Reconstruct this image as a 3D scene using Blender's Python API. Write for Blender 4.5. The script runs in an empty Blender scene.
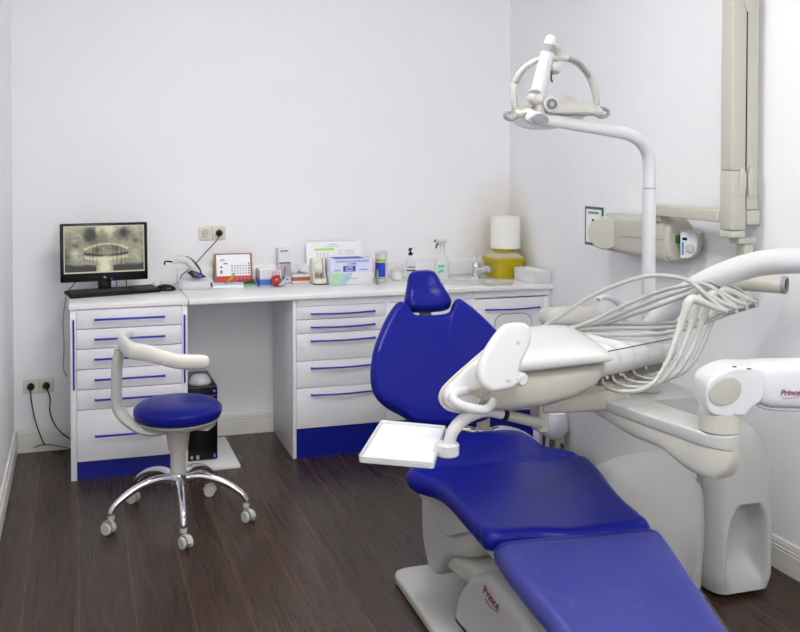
import bpy, bmesh, math, random
from mathutils import Vector, Matrix
random.seed(7)
SC = bpy.context.scene
COL = SC.collection
PI = math.pi
# ------------------------------------------------------------------ camera numbers (measured from the room's own lines)
CH, CF, CA, CY0, CX0, CP = 1.578, 920.0, .2894, 180.0, 350.0, .0228
def ray(px, py):
    r = (px-CX0)/CF; u = -(py-CY0)/CF
    D = math.cos(CP)+u*math.sin(CP); U = u*math.cos(CP)-math.sin(CP)
    return Vector((D*math.sin(CA)+r*math.cos(CA), D*math.cos(CA)-r*math.sin(CA), U))
def aX(px, py, x): r = ray(px, py); return Vector((0, 0, CH))+r*(x/r.x)
def aY(px, py, y): r = ray(px, py); return Vector((0, 0, CH))+r*(y/r.y)
def aZ(px, py, z): r = ray(px, py); return Vector((0, 0, CH))+r*((z-CH)/r.z)

# ------------------------------------------------------------------ materials
def srgb(r, g, b):
    f = lambda c: (c/255/12.92) if c/255 <= .04045 else ((c/255+.055)/1.055)**2.4
    return (f(r), f(g), f(b), 1)
MATS = {}
def mat(name, col, rough=.5, metal=0, noise=0, nscale=30, spec=.5, coat=0, trans=0, alpha=1, bump=0, emit=0):
    if name in MATS: return MATS[name]
    m = bpy.data.materials.new(name); m.use_nodes = True
    nt = m.node_tree; b = nt.nodes['Principled BSDF']
    b.inputs['Base Color'].default_value = col
    b.inputs['Roughness'].default_value = rough
    b.inputs['Metallic'].default_value = metal
    b.inputs['Specular IOR Level'].default_value = spec
    b.inputs['Coat Weight'].default_value = coat
    b.inputs['Coat Roughness'].default_value = .08
    b.inputs['Transmission Weight'].default_value = trans
    b.inputs['Alpha'].default_value = alpha
    if emit:
        b.inputs['Emission Color'].default_value = col; b.inputs['Emission Strength'].default_value = emit
    tc = nt.nodes.new('ShaderNodeTexCoord')
    nz = nt.nodes.new('ShaderNodeTexNoise'); nz.inputs['Scale'].default_value = nscale; nz.inputs['Detail'].default_value = 4
    nt.links.new(tc.outputs['Object'], nz.inputs['Vector'])
    if noise:
        mx = nt.nodes.new('ShaderNodeMix'); mx.data_type = 'RGBA'
        mx.inputs[6].default_value = col
        mx.inputs[7].default_value = (col[0]*(1-noise), col[1]*(1-noise), col[2]*(1-noise), 1)
        nt.links.new(nz.outputs['Fac'], mx.inputs[0]); nt.links.new(mx.outputs[2], b.inputs['Base Color'])
    if bump:
        bp = nt.nodes.new('ShaderNodeBump'); bp.inputs['Strength'].default_value = bump; bp.inputs['Distance'].default_value = .002
        nt.links.new(nz.outputs['Fac'], bp.inputs['Height']); nt.links.new(bp.outputs['Normal'], b.inputs['Normal'])
    MATS[name] = m
    return m

LACQ = mat('white_lacquer', srgb(234, 234, 237), .32, noise=.03, nscale=6)
TOPM = mat('worktop_laminate', srgb(236, 236, 236), .25, noise=.02, nscale=8)
BLUE = mat('blue_laminate', srgb(5, 23, 136), .35, noise=.08, nscale=6)
HAND = mat('blue_handle', srgb(12, 36, 168), .3)
VINYL = mat('blue_vinyl', srgb(19, 26, 124), .3, noise=.10, nscale=5, spec=.15, bump=.04)
PLAS = mat('white_plastic', srgb(206, 206, 208), .3, noise=.03, nscale=10)
CHAIRP = mat('chair_enclosure', srgb(178, 179, 175), .35, noise=.06, nscale=8)
UNITP = mat('unit_enclosure', srgb(180, 180, 177), .35, noise=.05, nscale=6)
IVORY = mat('ivory_plastic', srgb(188, 187, 174), .4, noise=.05, nscale=12)
WARM = mat('warm_grey_plastic', srgb(186, 184, 177), .4, noise=.05, nscale=12)
GREYP = mat('mid_grey_plastic', srgb(142, 142, 143), .4, noise=.05)
HOSE = mat('grey_hose', srgb(166, 168, 165), .4, noise=.04)
CHROME = mat('chrome', srgb(225, 225, 230), .09, 1)
BLACK = mat('black_plastic', srgb(8, 8, 9), .2, noise=.1, spec=.25)
BLACKM = mat('matt_black_plastic', srgb(20, 19, 20), .5, spec=.25, noise=.2, nscale=60)
PAPER = mat('white_paper', srgb(244, 244, 246), .7, noise=.02)
INK = mat('grey_ink', srgb(110, 112, 125), .7)
SOCK = mat('cream_socket', srgb(216, 212, 196), .35, noise=.04)
CABLE = mat('dark_cable', srgb(30, 32, 45), .45)
SEAMG = mat('dark_gap', srgb(60, 58, 58), .8)

# ------------------------------------------------------------------ mesh helpers
def N(): return bmesh.new()
def box(bm, lo, hi, bev=0, seg=2, M=None):
    x0, y0, z0 = lo; x1, y1, z1 = hi
    vs = [bm.verts.new(p) for p in [(x0,y0,z0),(x1,y0,z0),(x1,y1,z0),(x0,y1,z0),(x0,y0,z1),(x1,y0,z1),(x1,y1,z1),(x0,y1,z1)]]
    fs = [bm.faces.new([vs[i] for i in f]) for f in [(3,2,1,0),(4,5,6,7),(0,1,5,4),(1,2,6,5),(2,3,7,6),(3,0,4,7)]]
    if bev > 0:
        es = list({e for f in fs for e in f.edges})
        r = bmesh.ops.bevel(bm, geom=es, offset=bev, segments=seg, affect='EDGES', profile=.5)
        vs = list({v for f in r['faces'] for v in f.verts} | {v for v in vs if v.is_valid})
    if M is not None: bmesh.ops.transform(bm, matrix=M, verts=vs)
    return bm
def loft(bm, rings, cap=True, M=None):
    R = [[bm.verts.new(M @ Vector(p) if M is not None else p) for p in r] for r in rings]
    n = len(R[0])
    for a, b in zip(R[:-1], R[1:]):
        for i in range(n):
            j = (i+1) % n
            bm.faces.new((a[i], a[j], b[j], b[i]))
    if cap:
        bm.faces.new(list(reversed(R[0]))); bm.faces.new(R[-1])
    return bm
def spline(pts, k=8, closed=False):
    P = [Vector(p) for p in pts]; out = []; n = len(P)
    rng = range(n) if closed else range(n-1)
    for i in rng:
        if closed: p0, p1, p2, p3 = P[(i-1) % n], P[i], P[(i+1) % n], P[(i+2) % n]
        else: p0 = P[max(i-1, 0)]; p1 = P[i]; p2 = P[i+1]; p3 = P[min(i+2, n-1)]
        for s in range(k):
            t = s/k
            out.append(.5*((2*p1)+(p2-p0)*t+(2*p0-5*p1+4*p2-p3)*t*t+(3*p1-p0-3*p2+p3)*t**3))
    if not closed: out.append(P[-1].copy())
    return out
def lerp_list(v, m):
    if not isinstance(v, (list, tuple)): return [v]*m
    o = []
    for i in range(m):
        t = i/(m-1)*(len(v)-1); a = min(int(t), len(v)-2); o.append(v[a]+(v[a+1]-v[a])*(t-a))
    return o
def tube(bm, pts, r, n=12, k=8, smooth=True, flat=1.0, up=None, cap=True, rounded=False):
    P = spline(pts, k) if smooth and len(pts) > 2 else [Vector(p) for p in pts]
    R = lerp_list(r, len(P)); F = lerp_list(flat, len(P))
    T = [(P[min(i+1, len(P)-1)]-P[max(i-1, 0)]).normalized() for i in range(len(P))]
    u = Vector(up) if up else (Vector((0, 0, 1)) if abs(T[0].z) < .9 else Vector((1, 0, 0)))
    rings = []
    def ring(p, t, u, r, f):
        s = t.cross(u).normalized(); w = s.cross(t).normalized()
        return [p+s*math.cos(2*PI*i/n)*r+w*math.sin(2*PI*i/n)*r*f for i in range(n)]
    for i, p in enumerate(P):
        t = T[i]; u = (u-t*u.dot(t))
        if u.length < 1e-6: u = t.orthogonal()
        u.normalize()
        if rounded and i == 0:
            for a in (.15, .5, .85): rings.append(ring(p-t*R[0]*(1-a**1)*.9, t, u, R[0]*math.sqrt(1-(1-a)**2), F[0]))
        rings.append(ring(p, t, u, R[i], F[i]))
        if rounded and i == len(P)-1:
            for a in (.85, .5, .15): rings.append(ring(p+t*R[-1]*(1-a)*.9, t, u, R[-1]*math.sqrt(1-(1-a)**2), F[-1]))
    return loft(bm, rings, cap)
def lathe(bm, prof, c=(0, 0, 0), axis=(0, 0, 1), n=28, cap=True):
    a = Vector(axis).normalized(); q = Vector((0, 0, 1)).rotation_difference(a)
    M = Matrix.Translation(Vector(c)) @ q.to_matrix().to_4x4()
    rings = [[(r*math.cos(2*PI*i/n), r*math.sin(2*PI*i/n), z) for i in range(n)] for r, z in prof]
    return loft(bm, rings, cap, M)
def cyl(bm, a, b, r, n=20, r2=None, bev=0):
    a = Vector(a); b = Vector(b); L = (b-a).length; r2 = r if r2 is None else r2
    pr = [(r-bev, 0), (r, bev), (r2, L-bev), (r2-bev, L)] if bev else [(r, 0), (r2, L)]
    return lathe(bm, pr, a, b-a, n)
def rrect(w, h, r, k=5, cx=0, cy=0):
    o = []
    for sx, sy, a0 in ((1, 1, 0), (-1, 1, PI/2), (-1, -1, PI), (1, -1, 3*PI/2)):
        for i in range(k+1):
            a = a0+PI/2*i/k
            o.append((cx+sx*(w/2-r)+r*math.cos(a), cy+sy*(h/2-r)+r*math.sin(a)))
    return o
def slab(bm, outl, d, bev=.003, M=None, seg=3):
    """outline in local xy, thickness d along +z, rounded rims"""
    n = len(outl)
    P = [Vector((p[0], p[1])) for p in outl]
    area = sum(P[i].x*P[(i+1) % n].y-P[(i+1) % n].x*P[i].y for i in range(n))
    if area < 0: P.reverse()
    nor = []
    for i in range(n):
        e1 = (P[i]-P[i-1]); e2 = (P[(i+1) % n]-P[i])
        n1 = Vector((e1.y, -e1.x)); n2 = Vector((e2.y, -e2.x))
        if n1.length > 1e-9: n1.normalize()
        if n2.length > 1e-9: n2.normalize()
        q = n1+n2
        if q.length > 1e-6: q.normalize()
        nor.append(q)
    def ring(off, z): return [(P[i].x-nor[i].x*off, P[i].y-nor[i].y*off, z) for i in range(n)]
    rings = []
    if bev > 0:
        for s in range(seg+1):
            a = PI/2*s/seg; rings.append(ring(bev*(1-math.sin(a)), bev*(1-math.cos(a))))
        for s in range(seg+1):
            a = PI/2*s/seg; rings.append(ring(bev*(1-math.cos(a)), d-bev*(1-math.sin(a))))
    else: rings = [ring(0, 0), ring(0, d)]
    return loft(bm, rings, True, M)
def cushion(bm, outl, t, edge, dome, F, k=6, inner=5, c=None):
    """pillow: closed outline (already dense), thickness t, edge rounding as fraction, F maps (u,v,w)->point"""
    n = len(outl); P = [Vector((p[0], p[1])) for p in outl]
    c = Vector(c) if c else sum(P, Vector((0, 0)))/n
    def ring(off, w):
        o = []
        for p in P:
            d = (p-c); L = d.length; q = c+d*max((L-off)/L, 0); o.append(F(q.x, q.y, w))
        return o
    rings = [ring(edge, 0)]
    for s in range(1, k+1):
        a = PI*s/k/1.0
        rings.append(ring(edge*(1-math.sin(a)), t/2*(1-math.cos(a))))
    minL = min((p-c).length for p in P)
    def ringf(f, w):
        return [F(*(c+(p-c)*((( (p-c).length-edge)/(p-c).length)*f)), w) for p in P]
    for s in range(1, inner+1):
        f = 1-s/(inner+1)
        rings.append(ringf(f, t+dome*(1-f*f)))
    R = [[bm.verts.new(p) for p in r] for r in rings]
    for a, b in zip(R[:-1], R[1:]):
        for i in range(n):
            j = (i+1) % n; bm.faces.new((a[i], a[j], b[j], b[i]))
    bm.faces.new(list(reversed(R[0])))
    cv = bm.verts.new(F(c.x, c.y, t+dome))
    for i in range(n): bm.faces.new((R[-1][i], R[-1][(i+1) % n], cv))
    return bm
LOC = {}
def root_loc(o):
    while o is not None and o.parent is not None: o = o.parent
    return LOC.get(o.name, Vector((0, 0, 0))) if o is not None else Vector((0, 0, 0))
def thing(name, label, cat, loc=(0, 0, 0), group=None):
    o = bpy.data.objects.new(name, None); COL.objects.link(o)
    o.location = loc; o.empty_display_size = .05
    LOC[o.name] = Vector(loc)
    o['label'] = label; o['category'] = cat
    if group: o['group'] = group
    return o
def obj(name, bm, m, parent=None, label=None, angle=38, smooth=True):
    if parent is not None:
        L = root_loc(parent)
        bmesh.ops.translate(bm, vec=-L, verts=bm.verts)
    bmesh.ops.recalc_face_normals(bm, faces=bm.faces)
    me = bpy.data.meshes.new(name); bm.to_mesh(me); bm.free()
    for mm in (m if isinstance(m, (list, tuple)) else [m]): me.materials.append(mm)
    if smooth:
        me.polygons.foreach_set('use_smooth', [True]*len(me.polygons)); me.set_sharp_from_angle(angle=math.radians(angle))
    o = bpy.data.objects.new(name, me); COL.objects.link(o)
    if parent is not None: o.parent = parent
    if label: o['label'] = label
    return o
def tag(o, label, cat, group=None):
    """give a single-mesh thing its origin at the middle of its base"""
    me = o.data; vs = [v.co for v in me.vertices]
    c = Vector(((min(v.x for v in vs)+max(v.x for v in vs))/2, (min(v.y for v in vs)+max(v.y for v in vs))/2, min(v.z for v in vs)))
    me.transform(Matrix.Translation(-c)); o.location = c; LOC[o.name] = c
    o['label'] = label; o['category'] = cat
    if group: o['group'] = group
    return o
def struct(name, bm, m):
    o = obj(name, bm, m); o['kind'] = 'structure'; return o
def setmat(bm, n0, idx):
    bm.faces.ensure_lookup_table()
    for f in bm.faces[n0:]: f.material_index = idx
def text_bm(s, size, depth=.0006, align='CENTER', shear=0, bold=0):
    c = bpy.data.curves.new('t', 'FONT'); c.body = s; c.size = size; c.extrude = depth/2; c.align_x = align; c.align_y = 'CENTER'; c.shear = shear
    c.offset = bold; c.resolution_u = 3
    o = bpy.data.objects.new('t', c); COL.objects.link(o)
    dg = bpy.context.evaluated_depsgraph_get(); me = bpy.data.meshes.new_from_object(o.evaluated_get(dg))
    bm = N(); bm.from_mesh(me)
    bpy.data.objects.remove(o); bpy.data.curves.remove(c); bpy.data.meshes.remove(me)
    return bm
def frame(o, x, y):
    """matrix with local x,y directions and origin"""
    x = Vector(x).normalized(); y = Vector(y); y = (y-x*y.dot(x)).normalized(); z = x.cross(y)
    return Matrix(((x.x, y.x, z.x, o[0]), (x.y, y.y, z.y, o[1]), (x.z, y.z, z.z, o[2]), (0, 0, 0, 1)))
def front(x, y, z): return frame((x, y, z), (1, 0, 0), (0, 0, 1))   # a surface that faces the viewer side (-Y)
def put_text(name, s, size, M, m, parent, **kw):
    bm = text_bm(s, size, **kw); bmesh.ops.transform(bm, matrix=M, verts=bm.verts)
    return obj(name, bm, m, parent, smooth=False)
def bars(M, rects, d=.0006):
    bm = N()
    for (x, y, w, h) in rects: box(bm, (x, y, -d/2), (x+w, y+h, d/2), M=M)
    return bm

# ------------------------------------------------------------------ the room
XL, XR, YB, YF, ZC = -.327, 2.593, 5.217, -1.9, 2.9
def wall_material(name, stain=None):
    m = bpy.data.materials.new(name); m.use_nodes = True; nt = m.node_tree; b = nt.nodes['Principled BSDF']; L = nt.links.new
    b.inputs['Roughness'].default_value = .62
    geo = nt.nodes.new('ShaderNodeNewGeometry')
    nz = nt.nodes.new('ShaderNodeTexNoise'); nz.inputs['Scale'].default_value = 2.2; nz.inputs['Detail'].default_value = 6; L(geo.outputs['Position'], nz.inputs['Vector'])
    cr = nt.nodes.new('ShaderNodeValToRGB'); cr.color_ramp.elements[0].color = srgb(233, 233, 235); cr.color_ramp.elements[1].color = srgb(240, 240, 242)
    L(nz.outputs['Fac'], cr.inputs['Fac']); out = cr.outputs['Color']
    if stain:
        # a yellowish splash stain around the corner behind the sharps box
        sub = nt.nodes.new('ShaderNodeVectorMath'); sub.operation = 'SUBTRACT'; sub.inputs[1].default_value = stain; L(geo.outputs['Position'], sub.inputs[0])
        sc = nt.nodes.new('ShaderNodeVectorMath'); sc.operation = 'MULTIPLY'; sc.inputs[1].default_value = (1.1, 1.1, .8); L(sub.outputs[0], sc.inputs[0])
        ln = nt.nodes.new('ShaderNodeVectorMath'); ln.operation = 'LENGTH'; L(sc.outputs[0], ln.inputs[0])
        n2 = nt.nodes.new('ShaderNodeTexNoise'); n2.inputs['Scale'].default_value = 16; n2.inputs['Detail'].default_value = 8; n2.inputs['Roughness'].default_value = .8; L(geo.outputs['Position'], n2.inputs['Vector'])
        mr = nt.nodes.new('ShaderNodeMapRange'); mr.inputs[1].default_value = .42; mr.inputs[2].default_value = .08; L(ln.outputs['Value'], mr.inputs[0])
        mu = nt.nodes.new('ShaderNodeMath'); mu.operation = 'MULTIPLY'; L(mr.outputs[0], mu.inputs[0]); L(n2.outputs['Fac'], mu.inputs[1])
        m2 = nt.nodes.new('ShaderNodeMath'); m2.operation = 'MULTIPLY'; m2.inputs[1].default_value = 1.1; L(mu.outputs[0], m2.inputs[0])
        mx = nt.nodes.new('ShaderNodeMix'); mx.data_type = 'RGBA'; L(m2.outputs[0], mx.inputs[0]); L(out, mx.inputs[6]); mx.inputs[7].default_value = srgb(190, 178, 140)
        out = mx.outputs[2]
    L(out, b.inputs['Base Color'])
    n3 = nt.nodes.new('ShaderNodeTexNoise'); n3.inputs['Scale'].default_value = 90; L(geo.outputs['Position'], n3.inputs['Vector'])
    bp = nt.nodes.new('ShaderNodeBump'); bp.inputs['Strength'].default_value = .12; bp.inputs['Distance'].default_value = .003; L(n3.outputs['Fac'], bp.inputs['Height']); L(bp.outputs['Normal'], b.inputs['Normal'])
    return m
WALL = wall_material('painted_plaster'); WALLS = wall_material('painted_plaster_stained', (2.593, 5.217, 1.0))
def floor_material():
    m = bpy.data.materials.new('dark_wood_planks'); m.use_nodes = True; nt = m.node_tree; b = nt.nodes['Principled BSDF']; L = nt.links.new
    tc = nt.nodes.new('ShaderNodeNewGeometry')
    mp = nt.nodes.new('ShaderNodeMapping'); mp.inputs['Rotation'].default_value = (0, 0, PI/2); L(tc.outputs['Position'], mp.inputs['Vector'])
    br = nt.nodes.new('ShaderNodeTexBrick'); br.offset = .37; br.inputs['Scale'].default_value = 1
    br.inputs['Brick Width'].default_value = 1.25; br.inputs['Row Height'].default_value = .19; br.inputs['Mortar Size'].default_value = .0012; br.inputs['Mortar Smooth'].default_value = .3
    br.inputs['Color1'].default_value = srgb(67, 50, 40); br.inputs['Color2'].default_value = srgb(53, 40, 33); br.inputs['Mortar'].default_value = srgb(122, 92, 56)
    L(mp.outputs[0], br.inputs['Vector'])
    m2 = nt.nodes.new('ShaderNodeMapping'); m2.inputs['Scale'].default_value = (70, 2.2, 1); L(tc.outputs['Position'], m2.inputs['Vector'])
    nz = nt.nodes.new('ShaderNodeTexNoise'); nz.inputs['Scale'].default_value = 1; nz.inputs['Detail'].default_value = 7; nz.inputs['Roughness'].default_value = .65; L(m2.outputs[0], nz.inputs['Vector'])
    cr = nt.nodes.new('ShaderNodeValToRGB'); cr.color_ramp.elements[0].position = .3; cr.color_ramp.elements[0].color = (.62, .62, .62, 1); cr.color_ramp.elements[1].position = .72; cr.color_ramp.elements[1].color = (1.4, 1.35, 1.3, 1)
    L(nz.outputs['Fac'], cr.inputs['Fac'])
    mx = nt.nodes.new('ShaderNodeMix'); mx.data_type = 'RGBA'; mx.blend_type = 'MULTIPLY'; mx.inputs[0].default_value = 1; L(br.outputs['Color'], mx.inputs[6]); L(cr.outputs['Color'], mx.inputs[7])
    L(mx.outputs[2], b.inputs['Base Color'])
    mr = nt.nodes.new('ShaderNodeMapRange'); mr.inputs[3].default_value = .20; mr.inputs[4].default_value = .36; L(nz.outputs['Fac'], mr.inputs[0]); L(mr.outputs[0], b.inputs['Roughness'])
    b.inputs['Specular IOR Level'].default_value = .28
    bp = nt.nodes.new('ShaderNodeBump'); bp.inputs['Strength'].default_value = .15; bp.inputs['Distance'].default_value = .001; L(nz.outputs['Fac'], bp.inputs['Height']); L(bp.outputs['Normal'], b.inputs['Normal'])
    return m
T = .12
bm = N(); box(bm, (XL-T, YF-T, -.1), (XR+T, YB+T, 0)); struct('floor', bm, floor_material())
bm = N(); box(bm, (XL-T, YF-T, ZC), (XR+T, YB+T, ZC+.1)); struct('ceiling', bm, WALL)
bm = N(); box(bm, (XL-T, YF, 0), (XL, YB, ZC)); struct('wall_left', bm, WALL)
bm = N(); box(bm, (XR, YF, 0), (XR+T, YB, ZC)); struct('wall_right', bm, WALLS)
bm = N(); box(bm, (XL-T, YB, 0), (XR+T, YB+T, ZC)); struct('wall_back', bm, WALLS)
WX0, WX1, WZ0, WZ1 = .3, 2.1, .95, 2.35  # opening for an invented window behind the camera, added to let in fill light
bm = N()
for lo, hi in (((XL-T, 0), (WX0, ZC)), ((WX1, 0), (XR+T, ZC)), ((WX0, 0), (WX1, WZ0)), ((WX0, WZ1), (WX1, ZC))): box(bm, (lo[0], YF-T, lo[1]), (hi[0], YF, hi[1]))
struct('wall_front', bm, WALL)
bm = N()
for a in (WX0, (WX0+WX1)/2-.025, WX1-.05): box(bm, (a, YF-.08, WZ0), (a+.05, YF-.03, WZ1))
for a in (WZ0, WZ1-.05): box(bm, (WX0+.05, YF-.08, a), (WX1-.05, YF-.03, a+.05))
struct('added_window_1', bm, LACQ)
BASE = mat('baseboard_paint', srgb(226, 224, 218), .4, noise=.06, nscale=5)
prof = [(0, 0), (.016, 0), (.016, .078), (.0125, .08), (.0125, .084), (.0155, .086), (.0155, .092), (.011, .094), (.011, .099), (.013, .101), (.009, .118), (0, .122)]
def baseboard(name, a, b, nrm):
    bm = N(); loft(bm, [[(p[0]+nrm[0]*d, p[1]+nrm[1]*d, z) for d, z in prof] for p in (a, b)])
    struct(name, bm, BASE)
baseboard('baseboard_left', (XL, YF), (XL, YB), (1, 0))
baseboard('baseboard_back', (XL+.017, YB), (XR-.017, YB), (0, -1))
baseboard('baseboard_right', (XR, YF), (XR, YB), (-1, 0))

# ------------------------------------------------------------------ cabinets
def bow_handle(bm, xa, xb, y, z, sag=.0, r=.0052, out=.022, straight=False):
    if straight:
        tube(bm, [(xa, y, z-.002), (xa, y-out*.8, z-.001), (xa+.006, y-out, z), (xb-.006, y-out, z), (xb, y-out*.8, z-.001), (xb, y, z-.002)], r, n=8, smooth=False)
    else:
        P = [(xa, y+.001, z)]+[(xa+(xb-xa)*i/8, y-out*math.sin(PI*max(.12, min(.88, i/8)))**.5, z-sag*math.sin(PI*i/8)) for i in range(9)]+[(xb, y+.001, z)]
        tube(bm, P, r, n=8, k=3, flat=.9)
def cab_body(x0, x1, yf, yb, z0, z1, parent, m=LACQ, t=.018, zl=0, zr=0):
    bm = N()
    box(bm, (x0, yf, zl), (x0+t, yb, z1), .001); box(bm, (x1-t, yf, zr), (x1, yb, z1), .001)
    box(bm, (x0+t, yf+.02, z0), (x1-t, yb, z0+t)); box(bm, (x0+t, yf+.02, z1-t), (x1-t, yb, z1)); box(bm, (x0+t, yb-.01, z0+t), (x1-t, yb, z1-t))
    return obj('carcass', bm, m, parent)

# computer cabinet by the left wall
Y1 = 4.671
c1 = thing('drawer_cabinet', 'white six-drawer cabinet with blue handles under the computer screen, in the left corner', 'cabinet', (.25, 4.93, 0))
cab_body(-.033, .534, Y1, 5.19, .09, .843, c1, t=.028)
bm = N(); box(bm, (-.04, Y1-.012, .8435), (.536, 5.195, .87), .003); obj('cabinet_top', bm, TOPM, c1)
bm = N(); box(bm, (-.0045, Y1+.012, .0), (.5055, Y1+.03, .088)); obj('kickplate', bm, BLUE, c1, 'blue kickplate')
zs = [.842, .745, .647, .546, .447, .348, .091]
for i in range(6):
    bm = N(); box(bm, (-.0035, Y1-.004, zs[i+1]+.002), (.5045, Y1+.016, zs[i]-.002), .0015)
    d = obj('drawer', bm, LACQ, c1)
    hz = zs[i]-.05 if i < 5 else .218
    bm = N(); bow_handle(bm, .085, .418, Y1-.004, hz, straight=True); obj('handle', bm, HAND, d, 'blue bar handle')
for x in (-.017, .519):
    bm = N(); tube(bm, [(x, Y1, .45), (x, Y1-.008, .455), (x, Y1-.008, .785), (x, Y1, .79)], .0045, n=8, smooth=False); obj('edge_bar', bm, HAND, c1, 'blue vertical edge bar')

# worktop with upstand
Y2 = 4.691
wt = thing('worktop', 'long white worktop with low upstand running along the far wall to the corner', 'worktop', (1.56, 4.93, .836))
bm = N(); box(bm, (.541, 4.664, .841), (2.591, 5.215, .870), .006, 3); obj('counter_slab', bm, TOPM, wt)
bm = N(); box(bm, (.541, 5.197, .8705), (2.591, 5.216, .965), .003); obj('upstand', bm, TOPM, wt)
HSPAN = lambda x0, x1: (x0, x1)
def rail(x0, x1, parent):
    bm = N(); box(bm, (x0+.001, Y2-.004, .803), (x1-.001, Y2+.016, .838), .001); obj('top_rail', bm, LACQ, parent)
def kick(x0, x1, parent, a=0, b=0):
    bm = N(); box(bm, (x0+a, Y2+.004, 0), (x1-b, Y2+.02, .15)); box(bm, (x0+a+.03, Y2+.02, 0), (x1-b-.03, 5.19, .02)); obj('kickplate', bm, BLUE, parent, 'blue kickplate')
c2 = thing('drawer_cabinet', 'white five-drawer cabinet with bowed blue handles between kneehole and dental chair', 'cabinet', (1.34, 4.93, 0))
cab_body(1.085, 1.599, Y2, 5.195, .155, .8395, c2, zr=.152); rail(1.104, 1.599, c2); kick(1.085, 1.599, c2, a=.0185)
zs = [.802, .732, .660, .514, .371, .156]
for i in range(5):
    bm = N(); box(bm, (1.104, Y2-.004, zs[i+1]+.0015), (1.598, Y2+.016, zs[i]-.0015), .0015)
    d = obj('drawer', bm, LACQ, c2)
    bm = N(); bow_handle(bm, 1.185, 1.53, Y2-.004, [.763, .692, .620, .476, .334][i], sag=.0025); obj('handle', bm, HAND, d, 'blue bowed handle')
c3 = thing('cupboard', 'white cupboard with a plain door, behind the blue chair backrest', 'cabinet', (1.85, 4.93, 0))
cab_body(1.600, 2.105, Y2, 5.195, .155, .8395, c3, zl=.152, zr=.152); rail(1.600, 2.105, c3); kick(1.600, 2.105, c3)
bm = N(); box(bm, (1.601, Y2-.004, .1575), (2.104, Y2+.016, .8), .0015); obj('door', bm, LACQ, c3)
c4 = thing('sink_cabinet', 'white cabinet with a round-topped waste flap in its door, under the sink', 'cabinet', (2.33, 4.93, 0))
cab_body(2.106, 2.588, Y2, 5.195, .155, .8395, c4, zl=.152); rail(2.106, 2.588, c4); kick(2.106, 2.588, c4, b=.0185)
bm = N(); box(bm, (2.107, Y2-.004, .1575), (2.54, Y2+.016, .796), .0015); d = obj('door', bm, LACQ, c4)
bm = N(); box(bm, (2.543, Y2-.002, .1575), (2.587, Y2+.016, .796), .001); obj('filler_strip', bm, LACQ, c4)
bm = N(); bow_handle(bm, 2.186, 2.515, Y2-.004, .738, sag=.003); obj('handle', bm, HAND, d, 'blue bowed handle')
ol = [(2.24, .46), (2.24, .66)]+[(2.30-.06*math.cos(a), .66+.05*math.sin(a)) for a in (.4, .8, 1.2, 1.57)]+[(2.41+.06*math.sin(a), .66+.05*math.cos(a)) for a in (0, .4, .8, 1.2, 1.57)]+[(2.47, .46)]
bm = N(); slab(bm, [(p[0], p[1]) for p in ol], .0012, 0, frame((0, Y2-.0042, 0), (1, 0, 0), (0, 0, 1))); f = obj('flap_gap', bm, INK, d, 'grey outline gap around the flap')
cxm, czm = 2.355, .58
bm = N(); slab(bm, [(cxm+(p[0]-cxm)*.972, czm+(p[1]-czm)*.972) for p in ol], .002, 0, frame((0, Y2-.005, 0), (1, 0, 0), (0, 0, 1))); obj('waste_flap', bm, LACQ, d)

# sink and tap
sk = thing('basin', 'small round white basin set in the worktop beside the tap', 'sink', (2.17, 4.86, .8705))
bm = N(); lathe(bm, [(.125, 0), (.14, .0), (.143, .004), (.138, .007), (.12, .004), (.10, .0018), (.03, .0012)], (2.13, 4.88, .8706), n=40); obj('basin_rim', bm, PLAS, sk)
bm = N(); lathe(bm, [(.03, 0), (.03, .003), (.02, .004), (.006, .003)], (2.13, 4.88, .872), n=20); obj('drain', bm, CHROME, sk, 'chrome drain')
tp = thing('mixer_tap', 'chrome single-lever mixer tap on the worktop beside the sharps container', 'tap', (2.215, 4.98, .8705))
TX, TY = 2.262, 4.99
bm = N(); lathe(bm, [(.030, 0), (.030, .006), (.024, .012), (.022, .05), (.025, .06), (.025, .085), (.018, .096), (.004, .098)], (TX, TY, .871), n=24)
tube(bm, [(TX, TY, .91), (TX+.02, TY-.04, .925), (TX+.038, TY-.065, .938), (TX+.05, TY-.085, .934)], [.019, .016, .015, .014], n=14)
cyl(bm, (TX+.048, TY-.082, .94), (TX+.046, TY-.082, .916), .013); obj('tap_body', bm, CHROME, tp)
bm = N(); tube(bm, [(TX, TY, .955), (TX-.003, TY+.01, .99), (TX-.006, TY+.02, 1.05)], [.008, .005, .004], n=10); obj('lever', bm, CHROME, tp)
LAMPG = mat('lamp_grey_plastic', srgb(184, 183, 175), .4, noise=.05, nscale=12)
WHIP = mat('whip_grey_plastic', srgb(186, 186, 180), .3, noise=.04)
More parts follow.
